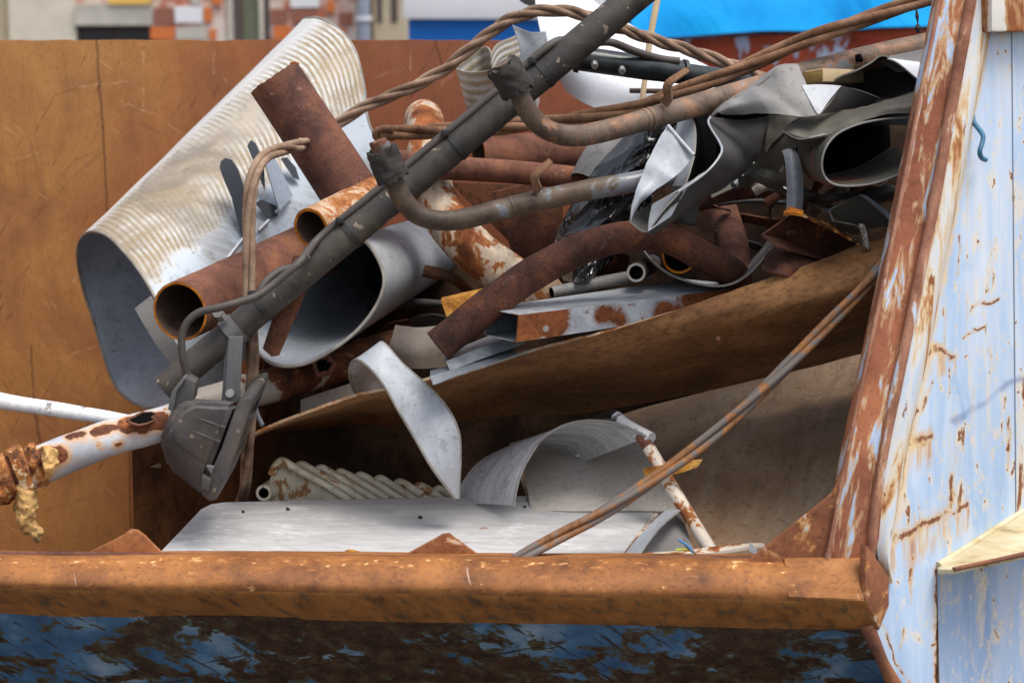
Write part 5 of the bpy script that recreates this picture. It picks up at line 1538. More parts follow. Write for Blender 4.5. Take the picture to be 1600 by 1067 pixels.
# bent dark rusty tube
tag(ptube([(684, 541, 3.86), (752, 486, 3.88), (820, 436, 3.90), (880, 402, 3.92), (935, 379, 3.94), (990, 369, 3.96), (1035, 370, 3.97), (1070, 384, 3.98), (1100, 402, 3.99), (1126, 416, 4.02), (1144, 428, 4.10), (1150, 436, 4.24)], [27, 27, 27, 26.5, 25, 24, 24, 24, 24.5, 24.5, 24.5, 24], n=36, rough=0.0015, sub=10).build('bent_tube', 'pipe_rust_dark'), 'dark brown rusty tube arching over the heap, cut end above the galvanised profile', 'tube', PIPES)

# ochre block and small bracket behind it
tag(solid(A([(688, 470, 4.12), (756, 455, 4.14), (772, 468, 4.14), (774, 492, 4.12), (704, 512, 4.10)]), Vector((0, 0.05, 0)), bevel=0.003).build('ochre_plate', 'ochre'), 'yellow ochre rusty plate behind the cut end of the dark arched tube', 'plate')
tag(loft([A([(618, 508, 4.10), (655, 512, 4.08), (702, 506, 4.10)]), A([(610, 540, 4.08), (652, 546, 4.05), (704, 542, 4.08)]), A([(602, 568, 4.10), (650, 576, 4.05), (708, 572, 4.08)])], 0.003, 5, 5).build('curved_bracket', ['grey_rust_stain', 'sheet_edge']), 'brown grey curved bracket with rust stain, left of the dark arched tube end', 'bracket')
tag(loft([A([(470, 625, 4.10), (530, 605, 4.1), (580, 590, 4.1)]), A([(470, 650, 4.08), (530, 632, 4.08), (580, 616, 4.08)])], 0.004, 4, 4).build('rusty_strip', ['grey_rust_stain', 'sheet_edge']), 'flat dull strip lying behind the upper edge of the brown sheet', 'strip')

# box section of white and rust
near = [at(760, 481, 3.90), at(811, 492, 3.80), at(807, 535, 3.80), at(757, 523, 3.90)]
farp = [at(1070, 436, 4.22), at(1180, 447, 4.10), at(1180, 478, 4.10), at(1070, 470, 4.22)]
MT['box_section'] = named_rust('box_section', [((800, 512, 3.79), (872, 503, 3.83), 0.036), ((948, 492, 3.90), (975, 500, 3.91), 0.018), ((1040, 492, 3.97), (1080, 488, 3.99), 0.02), ((1090, 470, 4.0), (1180, 462, 4.08), 0.03)], 0.045,
                               dict(dark=(84, 44, 22), mid=(132, 76, 40), bright=(160, 94, 48), paint=(206, 210, 216), paint2=(140, 146, 156), smear=(110, 114, 122), halo=(128, 84, 56), spot=26, spot_at=0.63))
M_ = Mesh()
rows = []
for t in [i / 24 for i in range(25)]:
    rows.append([near[k].lerp(farp[k], t) for k in range(4)])
n_ = len(rows)
b0 = len(M_.v)
for r_ in rows:
    M_.add(r_, [])
for r_ in rows:
    c = sum(r_, Vector()) / 4
    M_.add([p + (c - p).normalized() * 0.004 for p in r_], [])
for i in range(n_ - 1):
    for k in range(4):
        f = (i * 4 + k, i * 4 + (k + 1) % 4, (i + 1) * 4 + (k + 1) % 4, (i + 1) * 4 + k)
        M_.f.append(f); M_.fm.append(2 if k == 0 else 0)
        M_.f.append(tuple(n_ * 4 + q for q in reversed(f))); M_.fm.append(1)
for k in range(4):
    M_.f.append((k, (k + 1) % 4, n_ * 4 + (k + 1) % 4, n_ * 4 + k)); M_.fm.append(0)
bx = thing('box_section', 'hollow square steel section with rust patches on flaking white paint', 'box section', at(940, 500, 3.95))
M_.build('box_tube', ['box_section', 'galv', 'streaked_sheet'], bx, angle=20, recalc=False, world_origin=True)
bolt(at(853, 513, 3.812), (0, -1, 0), 0.006, 0.005, n=12).build('screw_head', 'bolt_zinc', bx)
# galvanised profile under it
S0 = [(693, 556, 3.92), (697, 566, 3.84), (703, 578, 3.825), (700, 582, 3.87), (674, 580, 3.85), (672, 589, 3.80), (677, 601, 3.79)]
S1 = [(806, 510, 4.02), (812, 522, 3.94), (820, 536, 3.925), (817, 541, 3.97), (800, 545, 3.95), (806, 554, 3.90), (834, 547, 3.89)]
tag(loft([A(S0), A([((a[0] + b[0]) / 2, (a[1] + b[1]) / 2 - 1, (a[2] + b[2]) / 2) for a, b in zip(S0, S1)]), A(S1)], 0.004, 1, 8, edge_jag=0.004).build('galvanised_profile', ['galv', 'sheet_edge'], angle=20), 'folded galvanised profile sticking out under the box section', 'profile')

# steel strip with a loop
L = [(566, 628, 4.05), (552, 606, 4.02), (546, 580, 3.97), (556, 562, 3.92), (580, 577, 3.89), (602, 605, 3.87), (622, 640, 3.85), (650, 687, 3.83), (677, 733, 3.82), (711, 778, 3.84)]
Rr = [(602, 606, 4.08), (592, 584, 4.05), (588, 554, 4.0), (597, 535, 3.95), (628, 568, 3.92), (662, 598, 3.90), (694, 631, 3.88), (713, 665, 3.86), (719, 702, 3.86), (716, 778, 3.86)]
rows = [[at(*a), (at(*a) + at(*b)) / 2 + Vector((0, -0.006, 0)), at(*b)] for a, b in zip(L, Rr)]
st = thing('looped_strip', 'grey steel strip bent into a loop over the edge of the brown sheet', 'strip', at(660, 775, 3.9), SHEETS)
loft(rows, 0.0035, 4, 8, dent=0.0015).build('strip_band', ['grey_sheet', 'sheet_edge'], st)
ptube(L, 2.6, n=8, sub=6).build('rolled_edge', 'sheet_edge', st)
ptube(Rr, 2.6, n=8, sub=6).build('rolled_edge', 'sheet_edge', st)

# ------------------------------------------------------------------ lower part of the container
# taupe sheet and cream sheet on the right
tag(loft([A([(800, 700, 4.52), (920, 664, 4.50), (1040, 628, 4.48), (1200, 592, 4.46), (1350, 554, 4.44), (1420, 540, 4.42)]),
          A([(820, 770, 4.30), (930, 745, 4.26), (1060, 710, 4.24), (1210, 680, 4.22), (1350, 660, 4.20), (1420, 640, 4.2)]),
          A([(840, 830, 4.08), (940, 820, 4.04), (1080, 800, 4.02), (1220, 780, 4.0), (1350, 760, 4.0), (1420, 740, 4.0)]),
          A([(860, 890, 3.84), (950, 890, 3.82), (1100, 890, 3.80), (1220, 890, 3.80), (1350, 890, 3.80), (1420, 880, 3.80)])], 0.004, 5, 6, dent=0.005, dfreq=3).build('taupe_sheet', ['taupe_sheet', 'sheet_edge']), 'wide taupe sheet lying inside on the right, under the rusty rope', 'sheet')
tag(loft([A([(812, 700, 4.30), (880, 690, 4.30), (950, 688, 4.30), (1006, 690, 4.28)]), A([(820, 740, 4.18), (890, 730, 4.16), (960, 728, 4.16), (1030, 730, 4.14)]), A([(830, 800, 4.0), (900, 800, 3.98), (980, 800, 3.98), (1066, 800, 3.98)])], 0.004, 5, 5, dent=0.004, dfreq=4).build('cream_sheet', ['cream_sheet', 'sheet_edge']), 'cream sheet seen through the grey arch above the weathered board', 'sheet')
# radiator
rad = thing('radiator', 'old cream cast radiator with rusty fins, partly under the weathered board', 'radiator', at(520, 800, 4.2))
for i in range(9):
    dx, dy, Y = 31.5 * i, 5.4 * i, 4.14 + 0.022 * i
    k = 1 - 0.02 * i
    pts = [(404, 800), (410, 776), (424, 742), (430, 729), (438, 722), (447, 724), (470, 737), (520, 766), (556, 790), (556, 800)]
    M_ = solid([at(404 + (x - 404) * k + dx, y + dy, Y + (0.03 if y < 740 else 0)) for x, y in pts], Vector((0.009, 0.010, 0)), bevel=0.004, seg=3)
    M_.build('fin', 'radiator_paint', rad, angle=50, world_origin=True)
    if i < 8:
        ptube([(455 + dx, 738 + dy, Y + 0.055), (510 + dx, 768 + dy, Y + 0.04), (560 + dx, 798 + dy, Y + 0.03)], 6, n=12).build('column', 'radiator_paint', rad)
    cr = [(404 + (x - 404) * k + dx, y + dy - 1, Y + 0.003) for x, y in pts[2:9]]
    ptube(cr, 6.4, n=14, rough=0.0012, rfreq=30).build('fin_crest', 'radiator_crest', rad, world_origin=True)
ptube([(412, 770, 4.10), (428, 764, 4.18)], [13, 17], n=20, th=0.006, depth=0.03).build('end_nozzle', ['radiator_paint', 'radiator_paint', 'black_void'], rad)

# grey arch
Fr = [(803, 790, 3.90), (806, 768, 3.905), (815, 737, 3.92), (834, 703, 3.94), (851, 682, 3.95), (883, 664, 3.965), (919, 657, 3.97), (956, 660, 3.965), (984, 669, 3.955), (1010, 682, 3.94)]
Bk = [(712, 790, 4.12), (718, 766, 4.12), (727, 748, 4.12), (749, 722, 4.13), (790, 700, 4.15), (835, 690, 4.19), (852, 696, 4.22), (870, 703, 4.24), (884, 712, 4.24), (900, 726, 4.22)]
ar = thing('grey_arch', 'grey streaked sheet bent into an arch above the weathered board', 'sheet', at(860, 780, 4.0), SHEETS)
loft([A(Fr), A([((a[0] + b[0]) / 2, (a[1] + b[1]) / 2 - (3 if i < 5 else 0), (a[2] + b[2]) / 2) for i, (a, b) in enumerate(zip(Fr, Bk))]), A(Bk)], 0.004, 6, 6).build('arch_sheet', ['streaked_sheet', 'sheet_edge'], ar)
ptube(Fr, 2.2, n=8, sub=6).build('front_edge', 'grey_dull', ar)
for x, y in ((903, 711), (984, 676), (908, 676)):
    bolt(at(x, y, 4.00), (0, -1, -0.2), 0.003, 0.003, n=8).build('rivet', 'grey_dull', ar)
tag(loft([A([(796, 694, 4.26), (880, 668, 4.20), (956, 640, 4.14)]), A([(862, 676, 4.16), (930, 658, 4.09), (982, 654, 4.02)])], 0.004, 5, 4).build('thin_plate', ['grey_stained', 'sheet_edge']), 'thin grey plate lying across the top of the grey arch', 'plate', SHEETS)
# white rusty bar with torn sleeve
wb = thing('rusty_bar', 'white rusty round bar with torn white sleeve, leaning down under the rusty rope', 'bar', at(1105, 860, 3.8))
ptube([(962, 650, 4.02), (985, 668, 3.99), (1016, 686, 3.95)], [9, 11, 12], n=16, rough=0.003, ragged=0.006).build('torn_sleeve', 'white_bar', wb)
ptube([(1000, 680, 3.96), (1016, 702, 3.94)], [9.5, 9.5], n=16).build('bare_end', 'pipe_rust_warm', wb)
ptube([(1014, 700, 3.94), (1060, 778, 3.86), (1118, 872, 3.76)], [10.5, 11, 11], n=18, rough=0.001).build('bar_rod', 'white_rust_bar', wb)
solid(A([(1004, 734, 3.90), (1012, 731, 3.89), (1060, 722, 3.86), (1098, 718, 3.84), (1090, 730, 3.84), (1060, 740, 3.85), (1018, 748, 3.88), (1014, 760, 3.89)]), Vector((0, 0.006, 0)), bevel=0.002).build('clamp_blade', 'ochre', wb)
# black pad rolled at the top of the sleeve
tag(ptube([(952, 650, 4.05), (956, 643, 4.06), (966, 646, 4.06), (962, 655, 4.05), (972, 656, 4.04)], 4, n=10, sub=6).build('rubber_curl', 'rubber'), 'small black rubber curl at the top of the white torn sleeve', 'rubber')

# weathered board
brd = [at(228, 882, 3.66), at(248, 862, 3.70), at(316, 793, 4.02), at(332, 786, 4.06), at(350, 784, 4.07), at(700, 776, 4.10), at(1044, 771, 4.12), at(958, 884, 3.64)]
zb = at(700, 776, 4.10).z
brd_t = []
for px, py in [(232, 878), (250, 862), (314, 795), (330, 787), (350, 784), (700, 776), (1044, 771), (958, 884)]:
    d = at(px, py, 1.0) - CAM
    # the board lies almost level, a little higher at its back edge
    k = 1.0
    for _ in range(8):
        P = CAM + d * k
        z = zb + (P.y - 4.10) * 0.02
        k = (z - CAM.z) / d.z
    brd_t.append(CAM + d * k)
wbd = thing('weathered_board', 'large weathered grey white board lying flat just behind the loading lip', 'board', brd_t[5])
solid(brd_t, Vector((0, 0, -0.014)), bevel=0.002).build('board_panel', 'board', wbd, smooth=False)
tube([brd_t[6] + Vector((0.004, 0, -.006)), brd_t[6].lerp(brd_t[7], .5) + Vector((0.004, 0, -.006)), brd_t[7] + Vector((0.004, 0, -.006))], 0.005, n=8, sub=16, rough=0.002).build('rusty_edge', 'white_rust_bar', wbd)


def board_pt(px, py, lift=0.0):
    d = at(px, py, 1.0) - CAM
    k = 1.0
    for _ in range(8):
        P = CAM + d * k
        k = (zb + lift + (P.y - 4.10) * 0.02 - CAM.z) / d.z
    return CAM + d * k


tag(loft([[board_pt(538, 862, .003), board_pt(548, 858, .012), board_pt(562, 860, .004)], [board_pt(542, 867, .003), board_pt(552, 866, .008), board_pt(566, 864, .003)]], 0.001, 4, 4, dent=0.004, dfreq=60).build('dead_leaf', 'ochre'), 'tiny brown dead leaf lying on the weathered board', 'leaf')
for x, y, r_ in ((657, 809, .004), (450, 796, .004), (380, 800, .003), (710, 850, .003), (820, 792, .003)):
    p = board_pt(x, y, .002)
    tag(tube([p + Vector((-r_, 0, 0)), p + Vector((-r_ * .3, 0, r_ * .5)), p + Vector((r_, 0, 0))], [r_ * .4, r_, r_ * .5], n=8, sub=3, rough=.001).build('dirt_crumb', 'rubber'), 'tiny dark crumb of dirt lying on the weathered board', 'crumb', 'dirt crumbs on the board')
# flap under the board
tag(loft([A([(1040, 798, 3.86), (1052, 796, 3.85), (1066, 795, 3.84)]), A([(1004, 832, 3.76), (1016, 832, 3.75), (1030, 826, 3.75)]), A([(962, 884, 3.66), (974, 884, 3.65), (992, 878, 3.65)])], 0.003, 5, 5).build('sheet_flap', ['grey_sheet', 'sheet_edge']), 'pale grey triangular flap folded out under the right end of the weathered board', 'sheet', SHEETS)
tag(loft([A([(1030, 800, 3.90), (1050, 800, 3.89), (1064, 804, 3.88)]), A([(1010, 850, 3.80), (1050, 845, 3.80), (1080, 848, 3.80)]), A([(1000, 880, 3.72), (1050, 880, 3.72), (1090, 880, 3.72)])], 0.003, 4, 4).build('sheet_flap', ['grey_dull', 'sheet_edge']), 'dull grey sheet corner below the triangular flap, beside the wires', 'sheet', SHEETS)
tag(loft([A([(985, 876, 3.665), (1060, 872, 3.67), (1130, 862, 3.69), (1195, 852, 3.72)]), A([(985, 866, 3.70), (1060, 862, 3.71), (1130, 854, 3.73), (1190, 850, 3.75)])], 0.006, 5, 4, dent=0.002).build('painted_strip', 'white_rust_bar'), 'white and rusty narrow strip lying along the back of the loading lip', 'strip')
for c_, d_, lab in (('wire_blue', 0, 'thin blue wire sticking out beside the white rusty strip'), ('wire_brown', 1, 'thin brown wire sticking out beside the white rusty strip'), ('wire_green', 2, 'thin yellow green wire sticking out beside the white rusty strip')):
    p = [(1060 - d_ * 2 + (9 if d_ == 1 else 0), 843 + (14 if d_ == 2 else 0) + d_, 3.66), (1074 + d_, 852 + d_ * 3, 3.655), (1083 + d_ * 2 - (4 if d_ == 2 else 0), 864, 3.65), (1088 + d_ - (6 if d_ == 2 else 0), 880, 3.65)]
    tag(ptube(p, 2.2, n=8).build('loose_wire', c_), lab, 'wire', 'loose wires by the lip')
tag(prism([(1170, 860), (1172, 846), (1183, 858), (1184, 868)], 3.70, 3.703).build('white_shard', 'white_sheet', smooth=False), 'small white shard standing on the white rusty strip', 'shard')

# ------------------------------------------------------------------ left foreground: white pipe, rod, foam
MT['white_rust_pipe'] = named_rust('white_rust_pipe', [((-60, 760, 3.71), (20, 728, 3.73), 0.045), ((70, 712, 3.72), (82, 712, 3.72), 0.028), ((112, 682, 3.765), (128, 678, 3.765), 0.010), ((150, 668, 3.765), (205, 658, 3.775), 0.014), ((200, 660, 3.78), (246, 654, 3.79), 0.024), ((120, 716, 3.76), (122, 717, 3.76), 0.004), ((182, 694, 3.77), (188, 692, 3.77), 0.004), ((112, 705, 3.76), (113, 706, 3.76), 0.003)], 0.035,
                                   dict(dark=(56, 32, 26), mid=(112, 64, 40), bright=(176, 104, 50), paint=(196, 200, 206), paint2=(150, 156, 164), smear=(200, 172, 126), halo=(204, 146, 78), spot_at=0.645, spot=15))
lp = thing('corroded_pipe', 'corroded white pipe with rust holes running from the left edge behind the floodlight', 'pipe', at(150, 720, 3.75), PIPES)
ptube([(-60, 772, 3.72), (60, 728, 3.76), (150, 692, 3.79), (250, 662, 3.83), (310, 643, 3.86)], [33, 32, 30, 28, 27], n=40, rough=0.004, sub=14, seed=8).build('pipe_body', 'white_rust_pipe', lp, world_origin=True)
ptube([(-40, 762, 3.725), (-10, 752, 3.735), (18, 741, 3.745)], [34, 42, 38], n=48, rough=0.010, rfreq=42, sub=14, seed=2).build('scaly_nut', 'scaly_rust', lp)
ptube([(24, 740, 3.748), (34, 736, 3.752), (44, 733, 3.756)], [40, 45, 41], n=48, rough=0.007, rfreq=55, seed=3).build('scaly_ring', 'scaly_rust', lp)
ptube([(50, 730, 3.758), (58, 727, 3.760), (66, 724, 3.763)], [35, 38, 34], n=48, rough=0.007, rfreq=55, seed=6).build('scaly_ring', 'scaly_rust', lp)


def pipe_patch(name, cx, cy, Y, rx, ry, rot, mat, n=22, jag=0.25, th=0.004):
    pts = []
    for k in range(n):
        a = 2 * math.pi * k / n
        j = 1 + jag * mnoise.noise(Vector((math.cos(a) * 2, math.sin(a) * 2, cx)))
        x, y = rx * j * math.cos(a), ry * j * math.sin(a)
        pts.append((cx + x * math.cos(rot) - y * math.sin(rot), cy + x * math.sin(rot) + y * math.cos(rot)))
    return pts


def ring_hole(cx, cy, Y, rx, ry, rot, th, mat, parent, lean=0.02):
    """torn rim round a rust hole, with the dark bore behind it"""
    o = pipe_patch('', cx, cy, Y, rx, ry, rot, mat, 26, 0.35)
    P = [at(x, y, Y + lean * (y - cy) / ry * -1) for x, y in o]
    tube(P + P[:1], th, n=8, sub=3, rough=th * 0.7).build('torn_rim', mat, parent)
    c = sum(P, Vector()) / len(P)
    M_ = Mesh()
    M_.add([c + Vector((0, 0.004, 0))] + [p + Vector((0, 0.003, 0)) for p in P], [(0, 1 + k, 1 + (k + 1) % len(P)) for k in range(len(P))])
    M_.build('rust_hole', 'black_void', parent, smooth=False)


ring_hole(222, 654, 3.777, 20, 9, -0.25, 0.0022, 'pipe_rust_warm', lp, 0.014)
dk = thing('corroded_pipe', 'dark rusty pipe with blotches of white paint behind the floodlight, below the oval trough', 'pipe', at(450, 620, 4.15), PIPES)
ptube([(285, 640, 4.00), (360, 618, 4.06), (450, 594, 4.14), (540, 566, 4.24), (640, 535, 4.36)], [26, 27, 28, 29, 29], n=32, rough=0.004, sub=12, seed=12).build('pipe_body', 'dark_blotched_pipe', dk)
ring_hole(505, 571, 4.10, 15, 14, 0.2, 0.004, 'pipe_rust_warm', dk, 0.01)
tag(ptube([(-60, 612, 3.86), (0, 626, 3.87), (90, 640, 3.88), (160, 651, 3.89), (225, 662, 3.90)], [14, 13.5, 12, 11, 10], n=22, rough=0.0012).build('white_rod', 'white_bar'), 'white painted rod entering from the left edge above the corroded pipe', 'rod')
def foam(pts, rpx, seed, flat=1.0):
    M_ = ptube(pts, rpx, n=44, sub=12, flat=flat)
    for i, v in enumerate(M_.v):
        q = v * 30 + Vector((seed, 0, 0))
        d = Vector((mnoise.noise(q), mnoise.noise(q + Vector((9, 0, 0))) * 0.5, mnoise.noise(q + Vector((0, 9, 0)))))
        e = Vector((mnoise.noise(q * 3.1), mnoise.noise(q * 3.1 + Vector((5, 0, 0))), mnoise.noise(q * 3.1 + Vector((0, 5, 0)))))
        M_.v[i] = v + d * 0.012 + e * 0.006
    return M_


tag(foam([(50, 742, 3.74), (42, 768, 3.73), (40, 795, 3.725), (46, 818, 3.725), (60, 828, 3.725), (63, 842, 3.725)], [12, 22, 24, 17, 11, 3], 1.0, 0.9).build('foam_clump', 'foam', angle=80), 'torn yellow insulation foam clump hanging from the corroded pipe', 'foam')
tag(foam([(66, 700, 3.722), (78, 712, 3.715), (84, 730, 3.715), (76, 746, 3.73)], [9, 15, 13, 5], 4.0, 0.5).build('foam_clump', 'foam', angle=80), 'pale yellow foam smear stuck round the corroded pipe next to its rings', 'foam')

# ------------------------------------------------------------------ ropes
ROPES = 'twisted steel ropes on the scrap heap'
tag(rope(A([(374, 800, 4.20), (384, 740, 4.08), (391, 650, 3.95), (393, 560, 3.94), (391, 480, 3.96), (389, 420, 3.97), (388, 350, 3.98), (393, 290, 3.99), (408, 252, 4.02), (432, 236, 4.12), (470, 226, 4.34), (505, 208, 4.54), (535, 188, 4.56), (585, 160, 4.54), (640, 138, 4.52), (695, 108, 4.50), (745, 68, 4.48), (795, 32, 4.46), (850, 17, 4.44), (905, 22, 4.44), (960, 42, 4.46), (1020, 62, 4.5), (1085, 82, 4.52), (1150, 104, 4.5), (1230, 140, 4.46)]), 0.0150, 3, 0.0072, twist=[6, 7, 8, 10, 18, 28, 30, 30, 28], sub=24, loose=0.2).build('steel_rope', 'rope_steel'), 'long twisted steel rope rising from the radiator and looping over the dark pole', 'rope', ROPES)
M_ = rope(A([(598, 210, 4.24), (640, 207, 4.23), (700, 204, 4.21), (800, 197, 4.18), (890, 188, 4.14), (950, 178, 4.11), (1010, 162, 4.09), (1080, 138, 4.07), (1150, 110, 4.06), (1210, 84, 4.05), (1270, 58, 4.04), (1340, 34, 4.03), (1400, 14, 4.02), (1475, -10, 4.0), (1540, -30, 4.0)]), 0.0175, 3, 0.0086, twist=[16, 14, 12, 9, 8, 8], sub=20, loose=0.15)
ptube([(615, 203, 4.22), (600, 201, 4.225), (589, 206, 4.23), (588, 214, 4.235), (600, 217, 4.24), (618, 213, 4.24)], 6, n=10, M=M_)
tag(M_.build('steel_rope', 'rope_brown'), 'brown twisted steel rope doubled back left of the dark pole, running up to the right', 'rope', ROPES)
tag(rope(A([(795, 884, 3.60), (830, 862, 3.61), (880, 834, 3.63), (940, 802, 3.65), (1000, 764, 3.67), (1060, 722, 3.68), (1120, 674, 3.69), (1180, 621, 3.70), (1240, 563, 3.71), (1300, 500, 3.72), (1350, 448, 3.73), (1395, 398, 3.75)]), 0.0142, 3, 0.0070, twist=6.5, sub=20, loose=0.12).build('steel_rope', 'rope_rusty'), 'rusty steel rope stretched diagonally from the loading lip to the corner post', 'rope', ROPES)
# debris hanging from the upper rope
tag(ptube([(1432, 14, 3.98), (1433, 26, 3.98), (1434, 36, 3.98), (1434, 44, 3.98), (1435, 52, 3.98)], [1.5, 3.5, 1.5, 5, 3], n=10, rough=0.002).build('hanging_clod', 'rubber'), 'tiny dark clod hanging from the brown rope near the corner post', 'clod')

# ------------------------------------------------------------------ bent tubes with rubber collars
t1 = thing('bent_tube', 'upper bent grey brown tube with torn rubber collar, in front of the dark pole', 'tube', at(1000, 200, 3.9))
ptube([(786, 98, 3.76), (797, 118, 3.765), (810, 146, 3.77), (826, 176, 3.775), (848, 199, 3.785), (878, 211, 3.80), (914, 211, 3.82), (960, 201, 3.85), (1010, 187, 3.88), (1090, 164, 3.93), (1180, 138, 3.99), (1270, 112, 4.05), (1360, 90, 4.11), (1470, 66, 4.18)], [15, 15, 15.5, 16, 16, 16.5, 17, 17, 17, 18, 18, 18.5, 19, 19], n=32, rough=0.0006, sub=10).build('tube_body', 'tube_grey_rust', t1)
t1c = ptube([(784, 102, 3.762), (796, 120, 3.766), (809, 142, 3.772)], [26, 26, 27], n=48, sub=14, rough=0.005, rfreq=34, ragged=0.012, th=0.009, depth=0.03, seed=4).build('rubber_collar', ['rubber', 'rubber', 'black_void'], t1)
for a in ((1006, 188.2, 3.878), (1014, 186, 3.882)):
    ptube([a, (a[0] + 3, a[1] - 0.9, a[2] + 0.002)], 18.4, n=28).build('weld_ring', 'tube_grey_rust', t1)
loft([A([(1032, 160, 3.885), (1042, 168, 3.87)]), A([(1038, 150, 3.875), (1050, 156, 3.862)]), A([(1036, 136, 3.87), (1049, 138, 3.86)]), A([(1044, 124, 3.87), (1055, 128, 3.86)]), A([(1072, 106, 3.875), (1078, 112, 3.868)])], 0.004, 3, 6).build('strap_hook', ['rope_brown', 'rope_steel'], t1)
hole = at(1340, 92, 4.0)
tube([at(1340, 88, 4.073), at(1343, 96, 4.066)], 0.008, n=14, sub=2).build('bolt_hole', 'black_void', t1)

t2 = thing('bent_tube', 'lower bent grey brown tube with torn rubber collar, crossing the flaking elbow pipe', 'tube', at(800, 340, 3.8))
ptube([(594, 226, 3.72), (605, 254, 3.725), (618, 290, 3.73), (634, 318, 3.735), (656, 337, 3.74), (690, 345, 3.745), (730, 341, 3.755), (780, 328, 3.77), (840, 314, 3.785), (920, 297, 3.805), (1010, 281, 3.84), (1050, 272, 3.88)], [15, 15.5, 16, 16, 16, 16, 16.5, 16.5, 16.5, 16.5, 16.5, 16], n=32, rough=0.0006, sub=10).build('tube_body', 'tube_dark', t2)
ptube([(596, 234, 3.722), (605, 256, 3.725), (614, 277, 3.73)], [25, 25, 26.5], n=48, sub=14, rough=0.005, rfreq=34, ragged=0.011, th=0.009, depth=0.03, seed=9).build('rubber_collar', ['rubber', 'rubber', 'black_void'], t2)
ptube([(590, 220, 3.72), (598, 240, 3.722)], [14, 15], n=24, rough=0.002, ragged=0.004).build('rusty_stub', 'pipe_rust_warm', t2)
ptube([(797, 324, 3.774), (800, 323.3, 3.775)], 17.6, n=28).build('weld_ring', 'tube_dark', t2)
loft([A([(826, 304, 3.775), (842, 302, 3.765)]), A([(834, 298, 3.765), (846, 294, 3.76)]), A([(830, 284, 3.763), (842, 282, 3.756)]), A([(832, 270, 3.763), (844, 274, 3.756)]), A([(858, 248, 3.768), (864, 254, 3.762)])], 0.004, 3, 6).build('strap_hook', ['rope_brown', 'rope_steel'], t2)

# ------------------------------------------------------------------ the lamp pole with its floodlight
pl = thing('floodlight_pole', 'long dark grey pole with a floodlight clamped near its lower end, lying across the heap', 'lamp pole', at(330, 640, 3.85))


def on_pole(t, off=0.0, Yo=0.0):
    """pixel point along the pole, t 0..1 from the lower end, off px to its upper side"""
    x0, y0, Y0, x1, y1, Y1 = 256, 608, 3.88, 1040, -44, 4.06
    L_ = math.hypot(x1 - x0, y1 - y0)
    nx, ny = (y1 - y0) / L_, -(x1 - x0) / L_
    return (x0 + (x1 - x0) * t + nx * off, y0 + (y1 - y0) * t + ny * off, Y0 + (Y1 - Y0) * t + Yo)


ptube([on_pole(0), on_pole(.25), on_pole(.5), on_pole(.75), on_pole(1)], [23.5, 23.5, 23.5, 24, 24], n=40, th=0.004, depth=0.1, rough=0.0004).build('pole_tube', ['pole_dark', 'pole_dark', 'black_void'], pl)
for t, seed in ((0.197, 1), (0.372, 2), (0.582, 3), (0.756, 4)):
    a, b = on_pole(t - 0.004), on_pole(t + 0.004)
    tie = ptube([a, b], 25.5, n=32, sub=2).build('cable_tie', 'tie_black', pl)
    k = on_pole(t, 27, -0.02)
    box(at(*k) - Vector((0.008, 0.006, 0.006)), at(*k) + Vector((0.008, 0.006, 0.006)), bevel=0.002).build('tie_head', 'tie_black', tie)
cab = [(293, 592, 3.80), (286, 560, 3.79), (284, 530, 3.79), (292, 505, 3.79), (312, 488, 3.79), (345, 480, 3.79), (380, 470, 3.80), (402, 462, 3.81), (430, 442, 3.83), (470, 408, 3.85)] + [on_pole(t, 26, -0.01) for t in (.33, .42, .5, .6, .7, .8)] + [(905, 72, 4.1), (950, 66, 4.16), (990, 80, 4.22), (1030, 92, 4.26), (1060, 96, 4.28)]
ptube(cab, 6.3, n=12, sub=8).build('cable', 'cable_grey', pl)
cab2 = [(396, 456, 3.83), (420, 432, 3.86), (450, 420, 3.88), (466, 420, 3.88), (430, 442, 3.845), (404, 462, 3.82)]
ptube([(404, 466, 3.82), (412, 444, 3.83), (436, 424, 3.85), (464, 416, 3.86), (482, 400, 3.86)], 6, n=12, sub=8).build('cable', 'cable_grey', pl)
# clamp round the pole
ca, cb = on_pole(0.128), on_pole(0.150)
cl = ptube([ca, cb], 26, n=32, sub=2).build('clamp_band', 'bracket_grey', pl)
ptube([on_pole(0.139, 24, -0.03), on_pole(0.139, 44, -0.035)], [9, 8], n=6, sub=2).build('clamp_ear', 'bracket_grey', cl)
for off, Yo in ((38, -0.05),):
    p = at(*on_pole(0.139, off, Yo))
    bolt(p, (0, -1, 0.1), 0.010, 0.014).build('bolt', 'bolt_zinc', cl)
# bracket arm
ab = prism([(357, 527), (379, 526), (374, 626), (368, 629), (353, 627), (351, 620)], 3.765, 3.775, bevel=0.0015).build('bracket_arm', 'bracket_grey', pl)
prism([(351, 560), (357, 530), (353, 624), (346, 626)], 3.775, 3.80).build('bracket_side', 'bracket_grey', pl)
bolt(at(360, 614, 3.765), (0, -1, 0.1), 0.008, 0.01, n=12).build('bolt', 'bolt_zinc', ab)
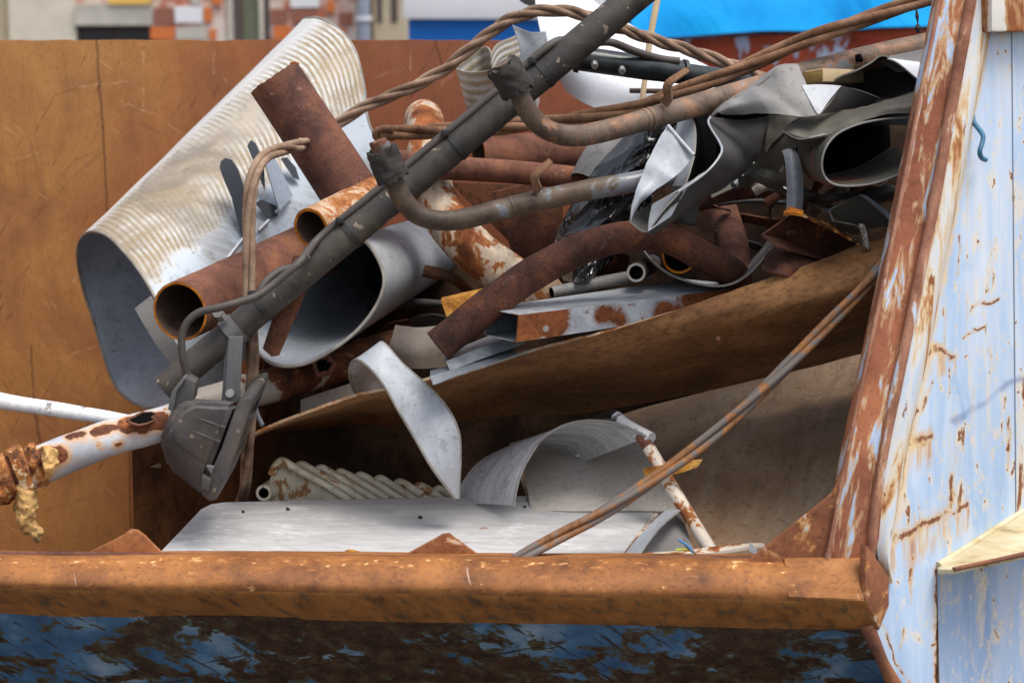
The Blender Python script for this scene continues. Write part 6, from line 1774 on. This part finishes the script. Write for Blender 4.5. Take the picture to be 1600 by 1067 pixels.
# lamp
lm = Mesh()
face = [(284, 640), (304, 630), (364, 634), (326, 734), (266, 692), (266, 664)]
brow = [(270, 636), (298, 622), (374, 628), (318, 774), (262, 730), (249, 688)]
rows = [A([(x, y, 3.700) for x, y in face]), A([(x, y, 3.745) for x, y in brow]), A([(x, y, 3.90) for x, y in brow]), A([(x, y, 3.95) for x, y in face])]
vs = [p for r_ in rows for p in r_]
n_ = len(face)
fs = []
for i in range(len(rows) - 1):
    for k in range(n_):
        fs.append((i * n_ + k, i * n_ + (k + 1) % n_, (i + 1) * n_ + (k + 1) % n_, (i + 1) * n_ + k))
fs.append(tuple(range(n_))); fs.append(tuple((len(rows) - 1) * n_ + k for k in range(n_)))
bm = bmesh.new()
bv = [bm.verts.new(v) for v in vs]
for f in fs:
    bm.faces.new([bv[k] for k in f])
bmesh.ops.recalc_face_normals(bm, faces=bm.faces)
bmesh.ops.bevel(bm, geom=list(bm.edges), offset=0.009, segments=3, affect='EDGES', clamp_overlap=True)
bm.verts.index_update()
lm.add([v.co.copy() for v in bm.verts], [tuple(v.index for v in f.verts) for f in bm.faces])
bm.free()
fl = lm.build('floodlight', 'lamp_grey', pl, angle=50)
frm = [(370, 632), (378, 624), (392, 620), (395, 627), (366, 710), (338, 781), (326, 783), (314, 772), (318, 762), (346, 700)]
prism(frm, 3.692, 3.95, bevel=0.004).build('front_frame', 'lamp_grey', fl)
prism([(384, 640), (358, 712), (336, 772), (338, 777), (366, 716), (393, 640)], 3.74, 3.91).build('glass', 'dark_glass', fl)
for a, b in (((300, 650), (352, 668)), ((292, 670), (344, 690))):
    ptube([(a[0], a[1], 3.703), ((a[0] + b[0]) / 2, (a[1] + b[1]) / 2, 3.701), (b[0], b[1], 3.703)], 2.2, n=8).build('ridge', 'lamp_grey', fl)
prism([(322, 728), (334, 730), (330, 742)], 3.684, 3.70, bevel=0.001).build('clip', 'bracket_grey', fl)
prism([(316, 742), (330, 748), (326, 768), (314, 762)], 3.684, 3.70, bevel=0.002).build('clip', 'lamp_grey', fl)
prism([(268, 626), (274, 604), (288, 588), (306, 598), (302, 626), (276, 640), (266, 646)], 3.76, 3.81, bevel=0.004).build('junction_box', 'lamp_grey', fl)
prism([(262, 640), (268, 612), (286, 589), (290, 592), (276, 612), (270, 644)], 3.752, 3.82, bevel=0.002).build('box_lid', 'bracket_grey', fl)
tag(ptube([(250, 727, 3.86), (236, 729, 3.85)], [4, 0.6], n=8).build('metal_spike', 'rope_steel'), 'tiny metal spike pointing left from behind the floodlight', 'spike')
tag(ptube([(398, 634, 3.98), (404, 652, 3.97), (410, 664, 3.96)], 4, n=10).build('thin_wire', 'galv'), 'short bright wire right of the floodlight, above the brown sheet', 'wire')
